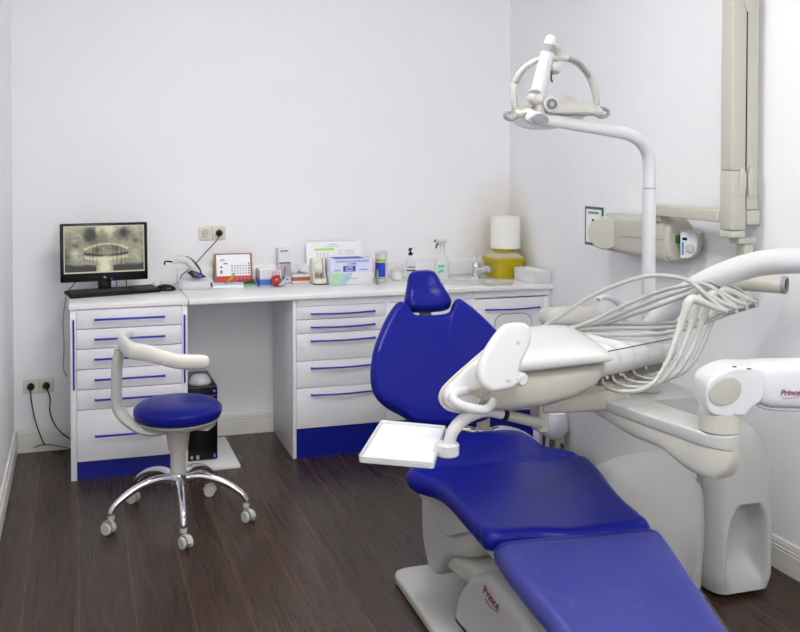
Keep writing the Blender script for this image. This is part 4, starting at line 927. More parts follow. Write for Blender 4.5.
# cuspidor bowl, its neck and the spout
bw = aY(600, 345, 3.02)
bm = N(); cx_, cy_ = 1.92, 3.0
loft(bm, [sell(cx_, cy_, w, d, z, .55) for z, w, d in ((.80, .16, .12), (.815, .20, .17), (.895, .225, .20), (.905, .22, .19), (.905, .19, .16), (.85, .14, .11), (.845, .05, .05))]); obj('bowl', bm, UNITP, un)
bm = N(); loft(bm, [sell(cx_+.045, cy_+.0, w, d, z, .5) for z, w, d in ((.70, .13, .11), (.79, .12, .10), (.7995, .14, .11))]); obj('bowl_pedestal', bm, PLAS, un)
sp = [aY(626, 338, 3.06), aY(625, 318, 3.06), aY(618, 303, 3.05), aY(609, 297.5, 3.03), aY(601, 297.5, 3.02), aY(598.5, 300, 3.01)]
bm = N(); tube(bm, [Vector((sp[0].x, 3.07, .71)), Vector((sp[0].x, 3.065, .85))]+sp, [.022, .018, .016, .014, .012, .011, .009, .008], n=14); obj('water_spout', bm, PLAS, un, 'white curved water spout')

# ------------------------------------------------------------------ lamp pole, boom and operating light
ol_ = thing('operating_light', 'white dental operating light on a tall bent pole rising from the unit', 'lamp', (1.98, 2.93, .7205))
PY = 2.93
pb = aY(649.5, 150, PY); px_ = pb.x
bm = N(); lathe(bm, [(.040, 0), (.044, .003), (.044, .06), (.030, .064)], (px_, PY, .7205), n=32); obj('pole_collar', bm, UNITP, ol_)
zj = aY(649.5, 188, PY).z
bm = N(); cyl(bm, (px_, PY, .784), (px_, PY, zj-.003), .0245, 28); obj('lower_pole', bm, PLAS, ol_)
bm = N(); cyl(bm, (px_, PY, zj-.003), (px_, PY, zj+.001), .0225, 28); obj('pole_joint', bm, GREYP, ol_, 'thin grey joint ring')
a1 = [Vector((px_, PY, zj+.001)), Vector((px_, PY, aY(649, 166, PY).z)), aY(647, 152, PY), aY(640, 141, PY-.01), aY(628, 134.5, PY-.02), aY(612, 131, PY-.03), aY(575, 124.5, PY-.06), aY(545, 119.5, PY-.08)]
bm = N(); tube(bm, a1, [.0235, .0235, .0235, .0235, .023, .0225, .0225, .0225], n=24, k=8, rounded=False); obj('boom', bm, PLAS, ol_)
e0 = a1[-1]; dr = (a1[-1]-a1[-2]).normalized()
bm = N(); tube(bm, [e0, e0+dr*.035, e0+dr*.058], [.0212, .027, .022], n=24, rounded=True, flat=1); en = obj('boom_end', bm, PLAS, ol_)
nf = Vector((-.25, -1, -.12)).normalized(); ec = e0+dr*.030+nf*.022
bm = N(); slab(bm, [(.036*math.cos(2*PI*i/28), .018*math.sin(2*PI*i/28)) for i in range(28)], .007, .003, frame(ec, dr, nf.cross(dr))); obj('end_inset', bm, GREYP, en, 'grey oval inset')
# upright arm
u0 = aY(536, 100, PY-.085); u1 = aY(548.5, 48, PY-.10); d1 = (u1-u0).normalized()
bm = N(); cyl(bm, u0, u1, .026, 26, r2=.022); tube(bm, [u1, u1+d1*.03], [.022, .018], n=24, rounded=True); obj('upright_arm', bm, PLAS, ol_)
bm = N(); cyl(bm, u1-d1*.014, u1+d1*.012, .0238, 26, r2=.0228); obj('arm_ring', bm, GREYP, ol_, 'grey ring')
q = aY(550, 36.5, PY-.10); bm = N(); cyl(bm, q-Vector((0, 0, .006)), q+Vector((0, 0, .006)), .005, 10); obj('top_pin', bm, BLACKM, ol_)
bm = N(); c0 = aY(540, 99, PY-.085); slab(bm, rrect(.085, .042, .02), .05, .012, frame(c0+Vector((0, -.024, 0)), (1, 0, -.05), (0, 0, 1)) @ Matrix.Scale(-1, 4, (0, 0, 1))); 
cyl(bm, c0+Vector((0, 0, -.05)), c0+Vector((0, 0, -.01)), .018, 20); obj('knuckle', bm, LAMPG, ol_)
kf = aY(534, 93, PY-.115); bm = N(); slab(bm, [(.024*math.cos(2*PI*i/20), .012*abs(math.sin(2*PI*i/20))*(1 if i < 10 else -.2)) for i in range(20)], .004, .001, frame(kf, (1, 0, 0), (0, 0, 1))); obj('knuckle_inset', bm, GREYP, ol_)
# hinge at the top of the yoke
hy = PY-.04
h0 = aY(557, 50, hy); h1 = aY(555, 67, hy)
bm = N(); tube(bm, [aY(551, 46, hy-.04), aY(556, 47, hy-.01), aY(558, 54, hy), aY(557, 60, hy)], [.012, .016, .014, .009], n=14, rounded=True); lathe(bm, [(.004, 0), (.016, .002), (.022, .02), (.018, .04), (.006, .046)], h1+Vector((0, .02, -.012)), (0, -1, .3), 22); obj('yoke_hinge', bm, LAMPG, ol_)
bm = N(); tube(bm, [aY(552, 71, hy-.02), aY(551, 78, hy-.03), aY(552.5, 82, hy-.03)], .003, n=8); obj('hinge_cord', bm, CABLE, ol_)
# yoke
yk = [aY(515.5, 110, hy), aY(513.5, 100, hy), aY(514.5, 86, hy), aY(521, 72, hy), aY(533, 62, hy), aY(545, 58.5, hy), aY(556, 58.5, hy), aY(568, 59, hy), aY(579, 64, hy), aY(589, 76, hy), aY(594.5, 90, hy), aY(597, 103, hy)]
bm = N(); tube(bm, yk, [.011, .0115, .0115, .011, .010, .009, .009, .010, .0115, .012, .0115, .011], n=14, flat=1.25, up=(0, -1, 0), rounded=True); obj('yoke', bm, LAMPG, ol_)
for i, pp in enumerate(([(516, 82), (521, 72.5), (528, 66)], [(570, 58.5), (580, 63.5), (589.5, 76)])):
    P3 = [aY(p_[0], p_[1], hy-.010) for p_ in pp]; bm = N(); tube(bm, P3, .0082, n=12, rounded=True); obj('yoke_pad', bm, GREYP, ol_, 'grey yoke pad')
# lamp head
lh = [(516, 106, .030), (524, 105, .045), (545, 100, .055), (565, 96, .060), (580, 102, .048), (593, 108, .032)]
cxs = [aY(a, b_, hy+.01) for a, b_, _ in lh]
bm = N(); rings = []
for (a, b_, r_), c in zip(lh, cxs):
    hgt = {516: .014, 524: .024, 545: .044, 565: .062, 580: .046, 593: .018}[a]
    zb = aY(a, 113, hy).z
    rings.append([(c.x, c.y+.015+r_*1.5*math.cos(2*PI*i/24)*1.0, zb+(.002 if math.sin(2*PI*i/24) < 0 else 1)*max(0, 0)+hgt*max(0, math.sin(2*PI*i/24))-.010*max(0, -math.sin(2*PI*i/24))) for i in range(24)])
loft(bm, rings); obj('lamp_housing', bm, LAMPG, ol_)
bm = N(); rings = []
zc = aY(555, 112, hy).z-.012
xl, xr = aY(520, 110, hy).x, aY(592, 110, hy).x
for k in range(7):
    f = math.cos(PI/2*k/7); dz = .050*math.sin(PI/2*k/7)
    rings.append([((xl+xr)/2-.035*(k/6)+(xr-xl)/2*f*math.cos(2*PI*i/32), hy+.055+.062*f*math.sin(2*PI*i/32), zc-dz) for i in range(32)])
loft(bm, rings); obj('lens_cover', bm, mat('clear_lens', srgb(232, 234, 234), .12, alpha=.5), ol_, 'clear curved lens cover')
fn = aY(552, 103.5, PY-.12)
bm = N(); lathe(bm, [(.022, .0), (.026, .004), (.026, .05), (.018, .052)], fn+Vector((.006, .05, 0)), (-.15, -1, -.05), 26); fh = obj('fan_housing', bm, mat('light_grey_plastic', srgb(190, 190, 192), .4), ol_)
bm = N(); lathe(bm, [(.002, 0), (.0185, 0), (.0185, .0012), (.002, .0012)], fn+Vector((-.002, -.0035, -.002)), (-.15, -1, -.05), 26); fv = obj('fan_vent', bm, mat('vent_dark', srgb(70, 66, 55), .6), fh, 'dark round vent')
for k in range(5):
    a = k*PI/5; Mv = frame(fn+Vector((-.0025, -.0055, -.002)), (1, -.15, 0), (0, -.05, 1)); v = Vector((math.cos(a), math.sin(a), 0))*.018
    bm = N(); tube(bm, [Mv @ v, Mv @ -v], .0012, n=6, smooth=False); obj('vent_blade', bm, LAMPG, fv)
for i, pp in enumerate(([(519, 116), (511, 119.5), (505.5, 117), (506, 112.5), (509.5, 112.5)], [(594, 114), (601, 117), (607.5, 115), (607.5, 110.5), (602, 108)])):
    bm = N(); tube(bm, [aY(p_[0], p_[1], hy-.02) for p_ in pp], .0068, n=12, rounded=True); obj('grip_handle', bm, GREYP, ol_, 'grey hooked grip handle')
for pp in ((516, 113), (594, 111)):
    c = aY(pp[0], pp[1], hy); bm = N(); cyl(bm, c+Vector((-.016, -.022, -.004)), c+Vector((.016, -.022, -.004)), .013, 18, bev=.002); cyl(bm, c+Vector((0, -.022, 0)), c+Vector((0, .02, .008)), .010, 12); obj('yoke_end', bm, LAMPG, ol_)

br = thing('instrument_console', 'white dental instrument console with hoses, on a swivel arm hung from a thick arching tube', 'dental unit', (1.65, 2.3, .7))
# ------------------------------------------------------------------ big arch tube carrying the balanced arm
bm = N()
ac = [aZ(616, 406, .7205), aY(618, 388, 2.87), aY(627, 366, 2.84), aY(643, 340, 2.78), aY(664, 314, 2.70), aY(692, 290.5, 2.62), aY(722, 275, 2.52), aY(755, 264.5, 2.41), aY(785, 261, 2.30), aY(815, 262, 2.19), aY(845, 275, 2.09), aY(862, 305, 2.03), aY(866, 350, 2.01), aY(866, 385, 2.01)]
tube(bm, ac, .0395, n=28, k=8, cap=True)
obj('arch_tube', bm, PLAS, br, 'thick white arched carrying tube')

# ------------------------------------------------------------------ balanced arm with lettering, joint and horizontal arm
J = aY(719, 430, 2.12); JX, JY = J.x, J.y
zt_, zm_, zb_ = aY(719, 411, JY).z, aY(719, 430, JY).z, aY(719, 478, JY).z
rj = .0535
bm = N(); cyl(bm, (JX, JY, zm_+.001), (JX, JY, zt_), rj*1.0, 40, bev=.002); obj('swivel_collar', bm, IVORY, br, 'beige swivel collar')
bm = N()
dA_ = Vector((.958, -.285, 0)); J0 = Vector((JX, JY, zt_+.001))
kpx = .00266; EP = [(698.5, 412), (698.5, 374), (722, 361.5), (758, 361), (758, 394), (743, 405), (739, 412)]
e2 = [((a-719)*kpx, -(b_-411)*kpx) for a, b_ in EP]
bm = N(); slab(bm, rnd_poly(e2, .036, 6), .106, .010, frame(J0+Vector((-.285, -.958, 0))*(.052), dA_, (0, 0, 1)) @ Matrix.Scale(-1, 4, (0, 0, 1)), 7)
if True: cyl(bm, J0, J0+Vector((0, 0, .045)), rj*.99, 40)
el = obj('elbow', bm, PLAS, br)
oc = J0+dA_*.016+Vector((0, 0, .043)); on_ = Vector((-.285, -.958, 0)).normalized()
ox = (dA_*.80+Vector((0, 0, .45))); ox = (ox-on_*ox.dot(on_)).normalized(); oc = J0+dA_*-.006+Vector((0, 0, .066))+on_*.0525
bm = N(); slab(bm, [(.046*math.cos(2*PI*i/40), .035*math.sin(2*PI*i/40)) for i in range(40)], .005, .003, frame(oc-on_*.001, ox, on_.cross(ox))); obj('elbow_inset', bm, mat('warm_inset', srgb(180, 178, 170), .6, noise=.18, nscale=25, spec=.2), el, 'warm grey oval inset')
dA = Vector((.958, -.285, 0)); c_l = aY(748, 383, JY-.01); 
bm = N(); rings = []
for s, h0_, h1_, w in ((-.075, .015, .048, .040), (-.045, -.02, .056, .05), (0, -.050, .061, .055), (.05, -.062, .064, .057), (.18, -.066, .066, .057), (.42, -.064, .064, .055), (.50, -.05, .06, .05)):
    c = c_l+dA*s; side = Vector((-dA.y, dA.x, 0)); h = (h1_-h0_)/2; m_ = (h1_+h0_)/2
    rings.append([c+side*w*math.copysign(abs(math.cos(a))**.55, math.cos(a))+Vector((0, 0, m_+h*math.copysign(abs(math.sin(a))**.55, math.sin(a)))) for a in [2*PI*i/36 for i in range(36)]])
loft(bm, rings); arm2 = obj('balanced_arm', bm, PLAS, br)
side = Vector((dA.y, -dA.x, 0))
bm = N(); tube(bm, [c_l+dA*s+side*.0565*-1*-1+Vector((0, 0, z)) for s, z in ((-.012, .01), (-.008, -.03), (.01, -.052), (.06, -.0605), (.2, -.064), (.4, -.062))], .0022, n=6); obj('arm_seam', bm, GREYP, arm2)
tl = aY(780.5, 388, (c_l+dA*.1).y-.057); 
put_text('lettering', 'Prince', .021, frame(c_l+dA*.088+side*.0592+Vector((0, 0, -.012)), dA, (0, 0, 1)), LOGO, arm2, shear=.3, bold=.0003)
bm = N(); MTb = frame(c_l+dA*.088+side*.0592+Vector((0, 0, -.012)), dA, (0, 0, 1)); tube(bm, [MTb @ Vector((-.02, -.014, 0)), MTb @ Vector((.0, -.016, 0)), MTb @ Vector((.025, -.009, 0))], .0007, n=6); obj('lettering_swash', bm, LOGO, arm2)
for q in ((734.5, 368.5), (749, 370.5)):
    c = aZ(q[0], q[1], (c_l.z+.058)); bm = N(); lathe(bm, [(.0005, 0), (.006, 0), (.006, .0015), (.0005, .0015)], c+Vector((0, 0, .004)), (0, 0, 1), 12); obj('screw_cap', bm, BLACKM, br)
# horizontal arm: from the joint back under the console
L0 = Vector((JX, JY, 0)); L1 = Vector((1.60, 2.70, 0)); dd = (L1-L0).normalized(); sd = Vector((-dd.y, dd.x, 0))
def armsec(s, w, z0, z1, e=.4):
    c = L0+dd*s
    return [c+sd*w*math.copysign(abs(math.cos(a))**e, math.cos(a))+Vector((0, 0, (z0+z1)/2+(z1-z0)/2*math.copysign(abs(math.sin(a))**e, math.sin(a)))) for a in [2*PI*i/40 for i in range(40)]]
zspl = aY(719, 445, JY).z
bm = N(); rings = []
for s, w, z0, z1 in ((-.058, .012, zspl, zm_-.002), (-.050, .030, zspl, zm_), (-.03, .046, zspl, zm_), (.0, .0555, zspl, zm_), (.05, .060, zspl, zm_), (.2, .066, zspl+.002, zm_), (.38, .07, zspl+.006, zm_), (.52, .07, zspl+.012, zm_), (.60, .06, zspl+.02, zm_-.004)):
    rings.append(armsec(s, w, z0, z1, .27))
loft(bm, rings); obj('arm_shell', bm, UNITP, br)
bm = N(); rings = []
for s, w, z0 in ((-.056, .012, zspl-.02), (-.048, .030, zspl-.055), (-.02, .050, zb_+.006), (.02, .056, zb_), (.07, .060, zb_+.008), (.16, .064, zb_+.042), (.27, .067, zspl-.048), (.40, .069, zspl-.022), (.52, .067, zspl-.004), (.58, .05, zspl+.006)):
    rings.append(armsec(s, w-.0015, z0, zspl+.014, .42))
loft(bm, rings); obj('arm_belly', bm, IVORY, br, 'beige lower cover')
# ------------------------------------------------------------------ the instrument console itself
CONS = mat('console_shell', srgb(203, 202, 200), .25, noise=.03, nscale=10, coat=.2)
UNDR = mat('console_underbody', srgb(174, 170, 158), .4, noise=.05, nscale=10)
def box_ring(x, y0, y1, z0, z1, e=.5, n=44, dx0=0, dx1=0):
    o = []
    for i in range(n):
        a = 2*PI*i/n
        cy = math.copysign(abs(math.cos(a))**e, math.cos(a)); cz = math.copysign(abs(math.sin(a))**e, math.sin(a))
        o.append(((x+dx0*(-cy+1)/2+dx1*(cy+1)/2), (y0+y1)/2+(y1-y0)/2*cy, (z0+z1)/2+(z1-z0)/2*cz))
    return o
# underbody with the nose on its left
bm = N(); rings = []
for x, y0, y1, z0, z1 in ((1.06, 2.44, 2.58, .850, .915), (1.075, 2.42, 2.63, .845, .935), (1.12, 2.40, 2.70, .838, .962), (1.20, 2.385, 2.74, .836, .970), (1.30, 2.375, 2.77, .842, .972), (1.40, 2.38, 2.78, .860, .972), (1.48, 2.40, 2.78, .885, .972), (1.525, 2.43, 2.77, .915, .970), (1.55, 2.47, 2.75, .94, .965)):
    rings.append(box_ring(x, y0, y1, z0, z1, .55, dx1=.0 if x > 1.54 else .17*(1-max(0, x-1.2)/.4)))
loft(bm, rings); obj('underbody', bm, UNDR, br, 'warm grey underbody')
# white upper shell
bm = N(); rings = []
for x, y0, y1, z0, z1, dx in ((1.14, 2.44, 2.70, .958, .985, .20), (1.16, 2.39, 2.76, .954, 1.0, .21), (1.20, 2.37, 2.80, .953, 1.012, .21), (1.28, 2.362, 2.82, .956, 1.022, .20), (1.40, 2.368, 2.83, .960, 1.022, .16), (1.48, 2.375, 2.83, .964, 1.016, .13), (1.52, 2.385, 2.82, .966, 1.005, .12), (1.54, 2.41, 2.80, .968, .985, .11)):
    rings.append(box_ring(x, y0, y1, z0, z1, .62, dx1=dx))
loft(bm, rings); obj('upper_shell', bm, CONS, br, 'glossy white upper shell')
# white left cheek with beige rim
ck = [aY(446, 400, 2.42), aY(446, 391, 2.42), aY(452, 381, 2.44), aY(470, 364, 2.50), aY(489, 349, 2.56), aY(503, 350, 2.50), aY(505, 370, 2.42), aY(492, 392, 2.38), aY(484, 404, 2.375), aY(470, 410, 2.38), aY(454, 407, 2.40)]
cc_ = sum(ck, Vector())/len(ck); Mk = frame(cc_, (1, .05, .5), (-.5, .5, 1))
def to2(M, P): Mi = M.inverted(); return [((Mi @ p).x, (Mi @ p).y) for p in P]
o2 = to2(Mk, ck); o2 = [(p.x, p.y) for p in spline([Vector((a, b_, 0)) for a, b_ in o2], 4, True)]
c2_ = (sum(p[0] for p in o2)/len(o2), sum(p[1] for p in o2)/len(o2))
bm = N(); slab(bm, o2, .03, .010, Mk @ Matrix.Translation((0, 0, -.02)), 5); obj('cheek', bm, CONS, br, 'white left cheek')
bm = N(); slab(bm, [(p[0]*1.03-.003, p[1]*1.05+.004) for p in o2], .02, .006, Mk @ Matrix.Translation((0, 0, -.045)), 4); obj('cheek_rim', bm, IVORY, br, 'beige rim behind the cheek')
# U handle
bm = N(); tube(bm, [aY(469, 391, 2.42), aY(463, 391, 2.36), aY(455, 393, 2.34), aY(453, 399, 2.33), aY(460, 405, 2.32), aY(472, 408.5, 2.32), aY(485, 409.5, 2.33), aY(491, 405, 2.37), aY(493, 399, 2.41)], [.012, .013, .013, .0135, .0135, .0135, .0125, .012, .011], n=16, k=6, rounded=True); obj('grab_handle', bm, CONS, br, 'white U-shaped grab handle')
bm = N(); tube(bm, [aY(479, 404, 2.375), aY(485, 396, 2.36), aY(492, 389, 2.355)], [.003, .006, .004], n=10); obj('cheek_seam', bm, GREYP, br)
# control paddle
pd = [aY(500, 327, 2.34), aY(508, 323.3, 2.34), aY(522, 323.3, 2.34), aY(529.5, 329, 2.33), aY(529, 340, 2.33), aY(525.5, 350, 2.32), aY(520, 365, 2.3), aY(519, 374, 2.29), aY(520, 381, 2.29), aY(512, 388, 2.285), aY(500, 391, 2.28), aY(490, 391.5, 2.28), aY(480.5, 383, 2.285), aY(478.2, 372.7, 2.29), aY(481, 357.5, 2.31), aY(489, 341, 2.33)]
pc_ = sum(pd, Vector())/len(pd); Mp = frame(pc_, (1, 0, .0), (0, .28, 1))
o2 = to2(Mp, pd); o2 = [(p.x, p.y) for p in spline([Vector((a, b_, 0)) for a, b_ in o2], 4, True)]
bm = N(); slab(bm, o2, .035, .014, Mp @ Matrix.Translation((0, 0, -.02)), 6); pdl = obj('control_paddle', bm, CONS, br, 'rounded white control paddle')
for q in ((518, 343), (504, 381.5)):
    bm = N(); c = PLq = aY(q[0], q[1], 2.305); l_ = Mp.inverted() @ c; l_.z = .0152; bm = N(); slab(bm, [(l_.x+.0065*math.cos(2*PI*i/16), l_.y+.0048*math.sin(2*PI*i/16)) for i in range(16)], .0012, 0, Mp @ Matrix.Translation((0, 0, .0148))); obj('recess', bm, mat('recess_grey', srgb(168, 168, 166), .5), pdl, 'small grey recess')
bm = N(); c = aY(519, 378.5, 2.33); cyl(bm, c+Vector((0, .03, 0)), c+Vector((.002, -.022, 0)), .0195, 26, bev=.006); obj('paddle_pivot', bm, CONS, br)
# instrument rack: five rounded cradles side by side
r0 = Vector((1.545, 2.47, 0)); r1 = Vector((1.915, 2.62, 0)); rd = (r1-r0).normalized(); rn_ = Vector((-rd.y, rd.x, 0)); RLn = (r1-r0).length
NW = 5; wseg = RLn/NW
for k in range(NW):
    bm = N(); rings = []
    for j in range(9):
        f = j/8; s = (k+f)*wseg+(.0007 if j == 0 else -.0007 if j == 8 else 0); sag = -.007*(1-(2*f-1)**2)-.004*(k/NW)
        c = r0+rd*s
        prof_ = [(.30, .925), (.30, .978), (.27, .990), (.15, .998+sag), (.04, .992+sag), (.010, .982+sag), (-.004, .962+sag*.5), (-.002, .935+sag*.3), (.012, .905), (.04, .897), (.15, .91)]
        rings.append([c+rn_*a+Vector((0, 0, z)) for a, z in prof_])
    loft(bm, rings); obj('instrument_cradle', bm, CONS if k < 9 else UNDR, br, angle=50)
bm = N(); tube(bm, [r0+rd*.01+Vector((0, 0, .984))+rn_*.004, r1-rd*.01+Vector((0, 0, .980))+rn_*.004], .0018, n=6, smooth=False); obj('rack_edge_line', bm, SEAMG, br, 'dark line along the cradle edge')
bm = N(); loft(bm, [[c+rn_*a+Vector((0, 0, z)) for a, z in ((.03, .90), (.03, .872), (.06, .866), (.26, .875), (.28, .90))] for c in (r0+rd*.005, r0+rd*.2, r1-rd*.03)]); obj('rack_underside', bm, mat('dark_grey_plastic', srgb(120, 116, 104), .6), br, 'dark slotted underside')  # one even dark grey for the rack underside
for k in range(4):
    c = r0+rd*(.05+k*.07); bm = N(); tube(bm, [c+rn_*.02+Vector((0, 0, .897)), c+rn_*.035+rd*.02+Vector((0, 0, .885))], [.005, .003], n=8); obj('slot_peg', bm, PLAS, br)
# bracket between arm and console
bm = N(); loft(bm, [sell(1.53, 2.60, w, d, z, .4) for z, w, d in ((.800, .10, .13), (.815, .14, .18), (.835, .20, .22), (.88, .26, .24))]); obj('console_bracket', bm, UNDR, br)
bm = N(); loft(bm, [[tuple(p) for p in box_ring(x, y0, y1, z0, z1, .4)] for x, y0, y1, z0, z1 in ((1.36, 2.50, 2.64, .800, .842), (1.45, 2.48, 2.68, .796, .86), (1.60, 2.48, 2.70, .792, .875), (1.66, 2.50, 2.68, .80, .87))]); obj('bracket_foot', bm, UNDR, br)
# whip arms
off = Vector((.068, .036, .001))
wp0 = [aY(602, 379, 2.50), aY(606, 387, 2.44), aY(620, 391.5, 2.38), aY(640, 390, 2.37), aY(655, 381, 2.37), aY(667, 362, 2.37), aY(676, 338, 2.38), aY(684, 315, 2.38), aY(687.5, 304, 2.38), aY(692, 299.5, 2.38), aY(700, 301, 2.37), aY(713, 307, 2.36), aY(726, 311.5, 2.35)]
for k in range(4):
    P_w = []
    for i, p in enumerate(wp0):
        t = i/(len(wp0)-1)
        P_w.append(p+off*k*(.80+.20*min(1, t*2))+Vector((0, 0, -.004*k*0)))
    bm = N(); tube(bm, P_w, [.006, .007, .0075, .008, .008, .008, .009, .011, .014, .016, .0155, .013, .010, .005], n=14, k=6, flat=[.6, .6, .7, .8, .8, .8, .9, .9, .9, .9, .9, .8], up=(0, -1, .2), rounded=True)
    obj('whip_arm', bm, WHIP, br)
# instrument hoses
tips = [wp0[-1]+off*k for k in range(4)]
def T(px, py, y): return aY(px, py, y)
HS = [
 [tips[0]+Vector((0, 0, .004)), T(716, 304, 2.37), T(703, 292, 2.40), T(690, 281.5, 2.44), T(672, 276.5, 2.48), T(648, 276, 2.54), T(622, 283, 2.60), T(590, 297, 2.68), T(560, 316, 2.76), T(535, 333, 2.82), T(526, 342, 2.85)],
 [tips[1]+Vector((0, 0, .004)), T(726, 300, 2.42), T(714, 289, 2.45), T(700, 283.5, 2.48), T(682, 286, 2.52), T(655, 293, 2.58), T(625, 305, 2.64), T(592, 321, 2.72), T(560, 332, 2.79), T(540, 339, 2.84)],
 [tips[2]+Vector((0, 0, .004)), T(738, 298, 2.47), T(724, 286.5, 2.50), T(706, 281.5, 2.53), T(684, 290, 2.56), T(655, 300, 2.61), T(625, 312, 2.67), T(596, 324, 2.73), T(566, 332, 2.80), T(540, 341, 2.86)],
 [tips[3]+Vector((0, 0, .004)), T(748, 298, 2.52), T(735, 288, 2.55), T(716, 284, 2.58), T(692, 293, 2.60), T(660, 305, 2.64), T(628, 316, 2.69), T(600, 325, 2.75), T(570, 331, 2.82), T(545, 341, 2.88)],
 [tips[1]+Vector((0, .0, -.008)), T(724, 315, 2.44), T(703, 323, 2.46), T(684, 329, 2.48), T(660, 333.5, 2.53), T(630, 335, 2.60), T(595, 334.5, 2.68), T(560, 334, 2.76), T(535, 339, 2.84)],
 [tips[2]+Vector((0, .0, -.008)), T(733, 312, 2.49), T(710, 320, 2.50), T(686, 325.5, 2.54), T(655, 328, 2.60), T(625, 328, 2.66), T(595, 328.5, 2.72), T(565, 331, 2.79), T(540, 337, 2.86)],
 [tips[3]+Vector((0, .0, -.008)), T(738, 310, 2.54), T(712, 317, 2.56), T(686, 322, 2.60), T(655, 323.5, 2.66), T(625, 324, 2.72), T(598, 325, 2.77), T(570, 329, 2.83), T(545, 336, 2.90)],
]
for h in HS:
    bm = N(); tube(bm, h, .0072, n=12, k=6); obj('hose', bm, HOSE, br, 'grey instrument hose')
# tray swing arm under the console
bm = N(); tube(bm, [aY(541, 423, 2.52), aY(525, 419.5, 2.50), aY(508, 415.5, 2.48), aY(503, 414.5, 2.475)], [.0175, .0165, .016, .016], n=18); obj('tray_arm_rod', bm, UNDR, br)
bm = N(); cyl(bm, aY(505.5, 415, 2.477), aY(501.5, 414, 2.473), .0175, 20); obj('black_ring', bm, BLACKM, br, 'black ring')
bm = N(); c = aY(541, 421, 2.54); loft(bm, [sell(c.x-.005, c.y, w, d, z, .45) for z, w, d in ((c.z-.028, .03, .05), (c.z-.024, .036, .06), (c.z+.03, .04, .07), (c.z+.07, .04, .07))]); obj('rod_block', bm, UNDR, br)
bm = N(); tube(bm, [aY(501, 414, 2.473), aY(490, 411.5, 2.46), aY(477, 413, 2.44), aY(463, 420, 2.42), aY(453, 431, 2.41), aY(448.5, 445, 2.405)], [.016, .0165, .018, .0185, .018, .0175], n=20, k=6); obj('tray_arm', bm, CONS, br, 'white curved tray arm')
th_ = aY(448.5, 446, 2.405)
bm = N(); lathe(bm, [(.030, -.020), (.034, -.016), (.034, .012), (.030, .016), (.020, .017)], th_+Vector((-.004, 0, -.006)), (0, 0, 1), 30); obj('tray_pivot', bm, CONS, br)
# white suction holder with hanging tubes, on the floor unit's side
bm = N(); c = aY(551, 427, 3.10); loft(bm, [sell(c.x+.01, c.y, w, d, z, .75) for z, w, d in ((c.z-.045, .03, .04), (c.z-.035, .065, .08), (c.z-.005, .10, .12), (c.z+.035, .10, .12), (c.z+.06, .08, .10))]); tube(bm, [Vector((c.x+.03, c.y, c.z+.02)), Vector((1.85, 3.05, c.z+.04))], .02, n=14); obj('suction_holder', bm, PLAS, un, 'white rounded suction holder')
for px, r in ((547.5, .008), (557.5, .012)):
    a = aY(px, 436, 3.10); bm = N(); tube(bm, [a, Vector((a.x, a.y, a.z-.14)), Vector((a.x+.04, a.y+.01, a.z-.26)), Vector((a.x+.12, a.y-.01, a.z-.33))], r, n=10); obj('suction_tube', bm, WARM, un)
bm = N(); a = aY(538, 424, 3.16); tube(bm, [a, Vector((a.x, a.y, a.z-.10)), Vector((a.x+.01, a.y, a.z-.20)), Vector((a.x+.08, a.y, a.z-.32)), Vector((a.x+.24, a.y-.06, a.z-.38))], [.018, .019, .019, .018, .016], n=14); obj('suction_tube', bm, mat('pale_lilac_plastic', srgb(206, 206, 222), .35), un, 'pale thick suction tube')

# tray with paper
z_t = .752
A, B, C_, D = [aZ(*q, z_t) for q in ((381, 420), (446, 426), (434.5, 463), (358, 456.5))]
tc_ = (A+B+C_+D)/4; tx = ((B-A)+(C_-D)).normalized(); Mt = frame(tc_, tx, Vector((-tx.y, tx.x, 0)))
o2 = to2(Mt, [A, B, C_, D]); o2 = rnd_poly(list(reversed(o2)), .012)
tr = thing('instrument_tray', 'white rectangular instrument tray lined with paper, held over the left edge of the seat', 'tray', (tc_.x, tc_.y, z_t-.018))
inn = [(p[0]*.93, p[1]*.955) for p in o2]; wall_ = [(p[0]*.975, p[1]*.985) for p in o2]
bm = N(); n_ = len(o2)
loft(bm, [[(p[0]*.96, p[1]*.975, -.018) for p in o2], [(p[0]*.985, p[1]*.99, -.017) for p in o2], [(p[0], p[1], -.001) for p in o2], [(p[0]*.995, p[1]*.997, .001) for p in o2], [(p[0], p[1], 0) for p in wall_], [(p[0], p[1], -.009) for p in inn]], True, Mt)
obj('tray_body', bm, mat('tray_plastic', srgb(190, 194, 193), .2, coat=.3), tr)
bm = N(); slab(bm, [(p[0]*.985, p[1]*.985) for p in inn], .0012, 0, Mt @ Matrix.Translation((0, 0, -.0086))); obj('tray_paper', bm, mat('bright_paper', srgb(220, 220, 222), .7), tr, 'white paper liner')
bm = N(); q = aZ(440, 449, z_t-.01); tube(bm, [Mt @ Vector(((Mt.inverted() @ q).x-.012, (Mt.inverted() @ q).y, -.022)), th_+Vector((-.03, 0, -.012))], .011, n=12, smooth=False); obj('tray_clip', bm, CONS, br)

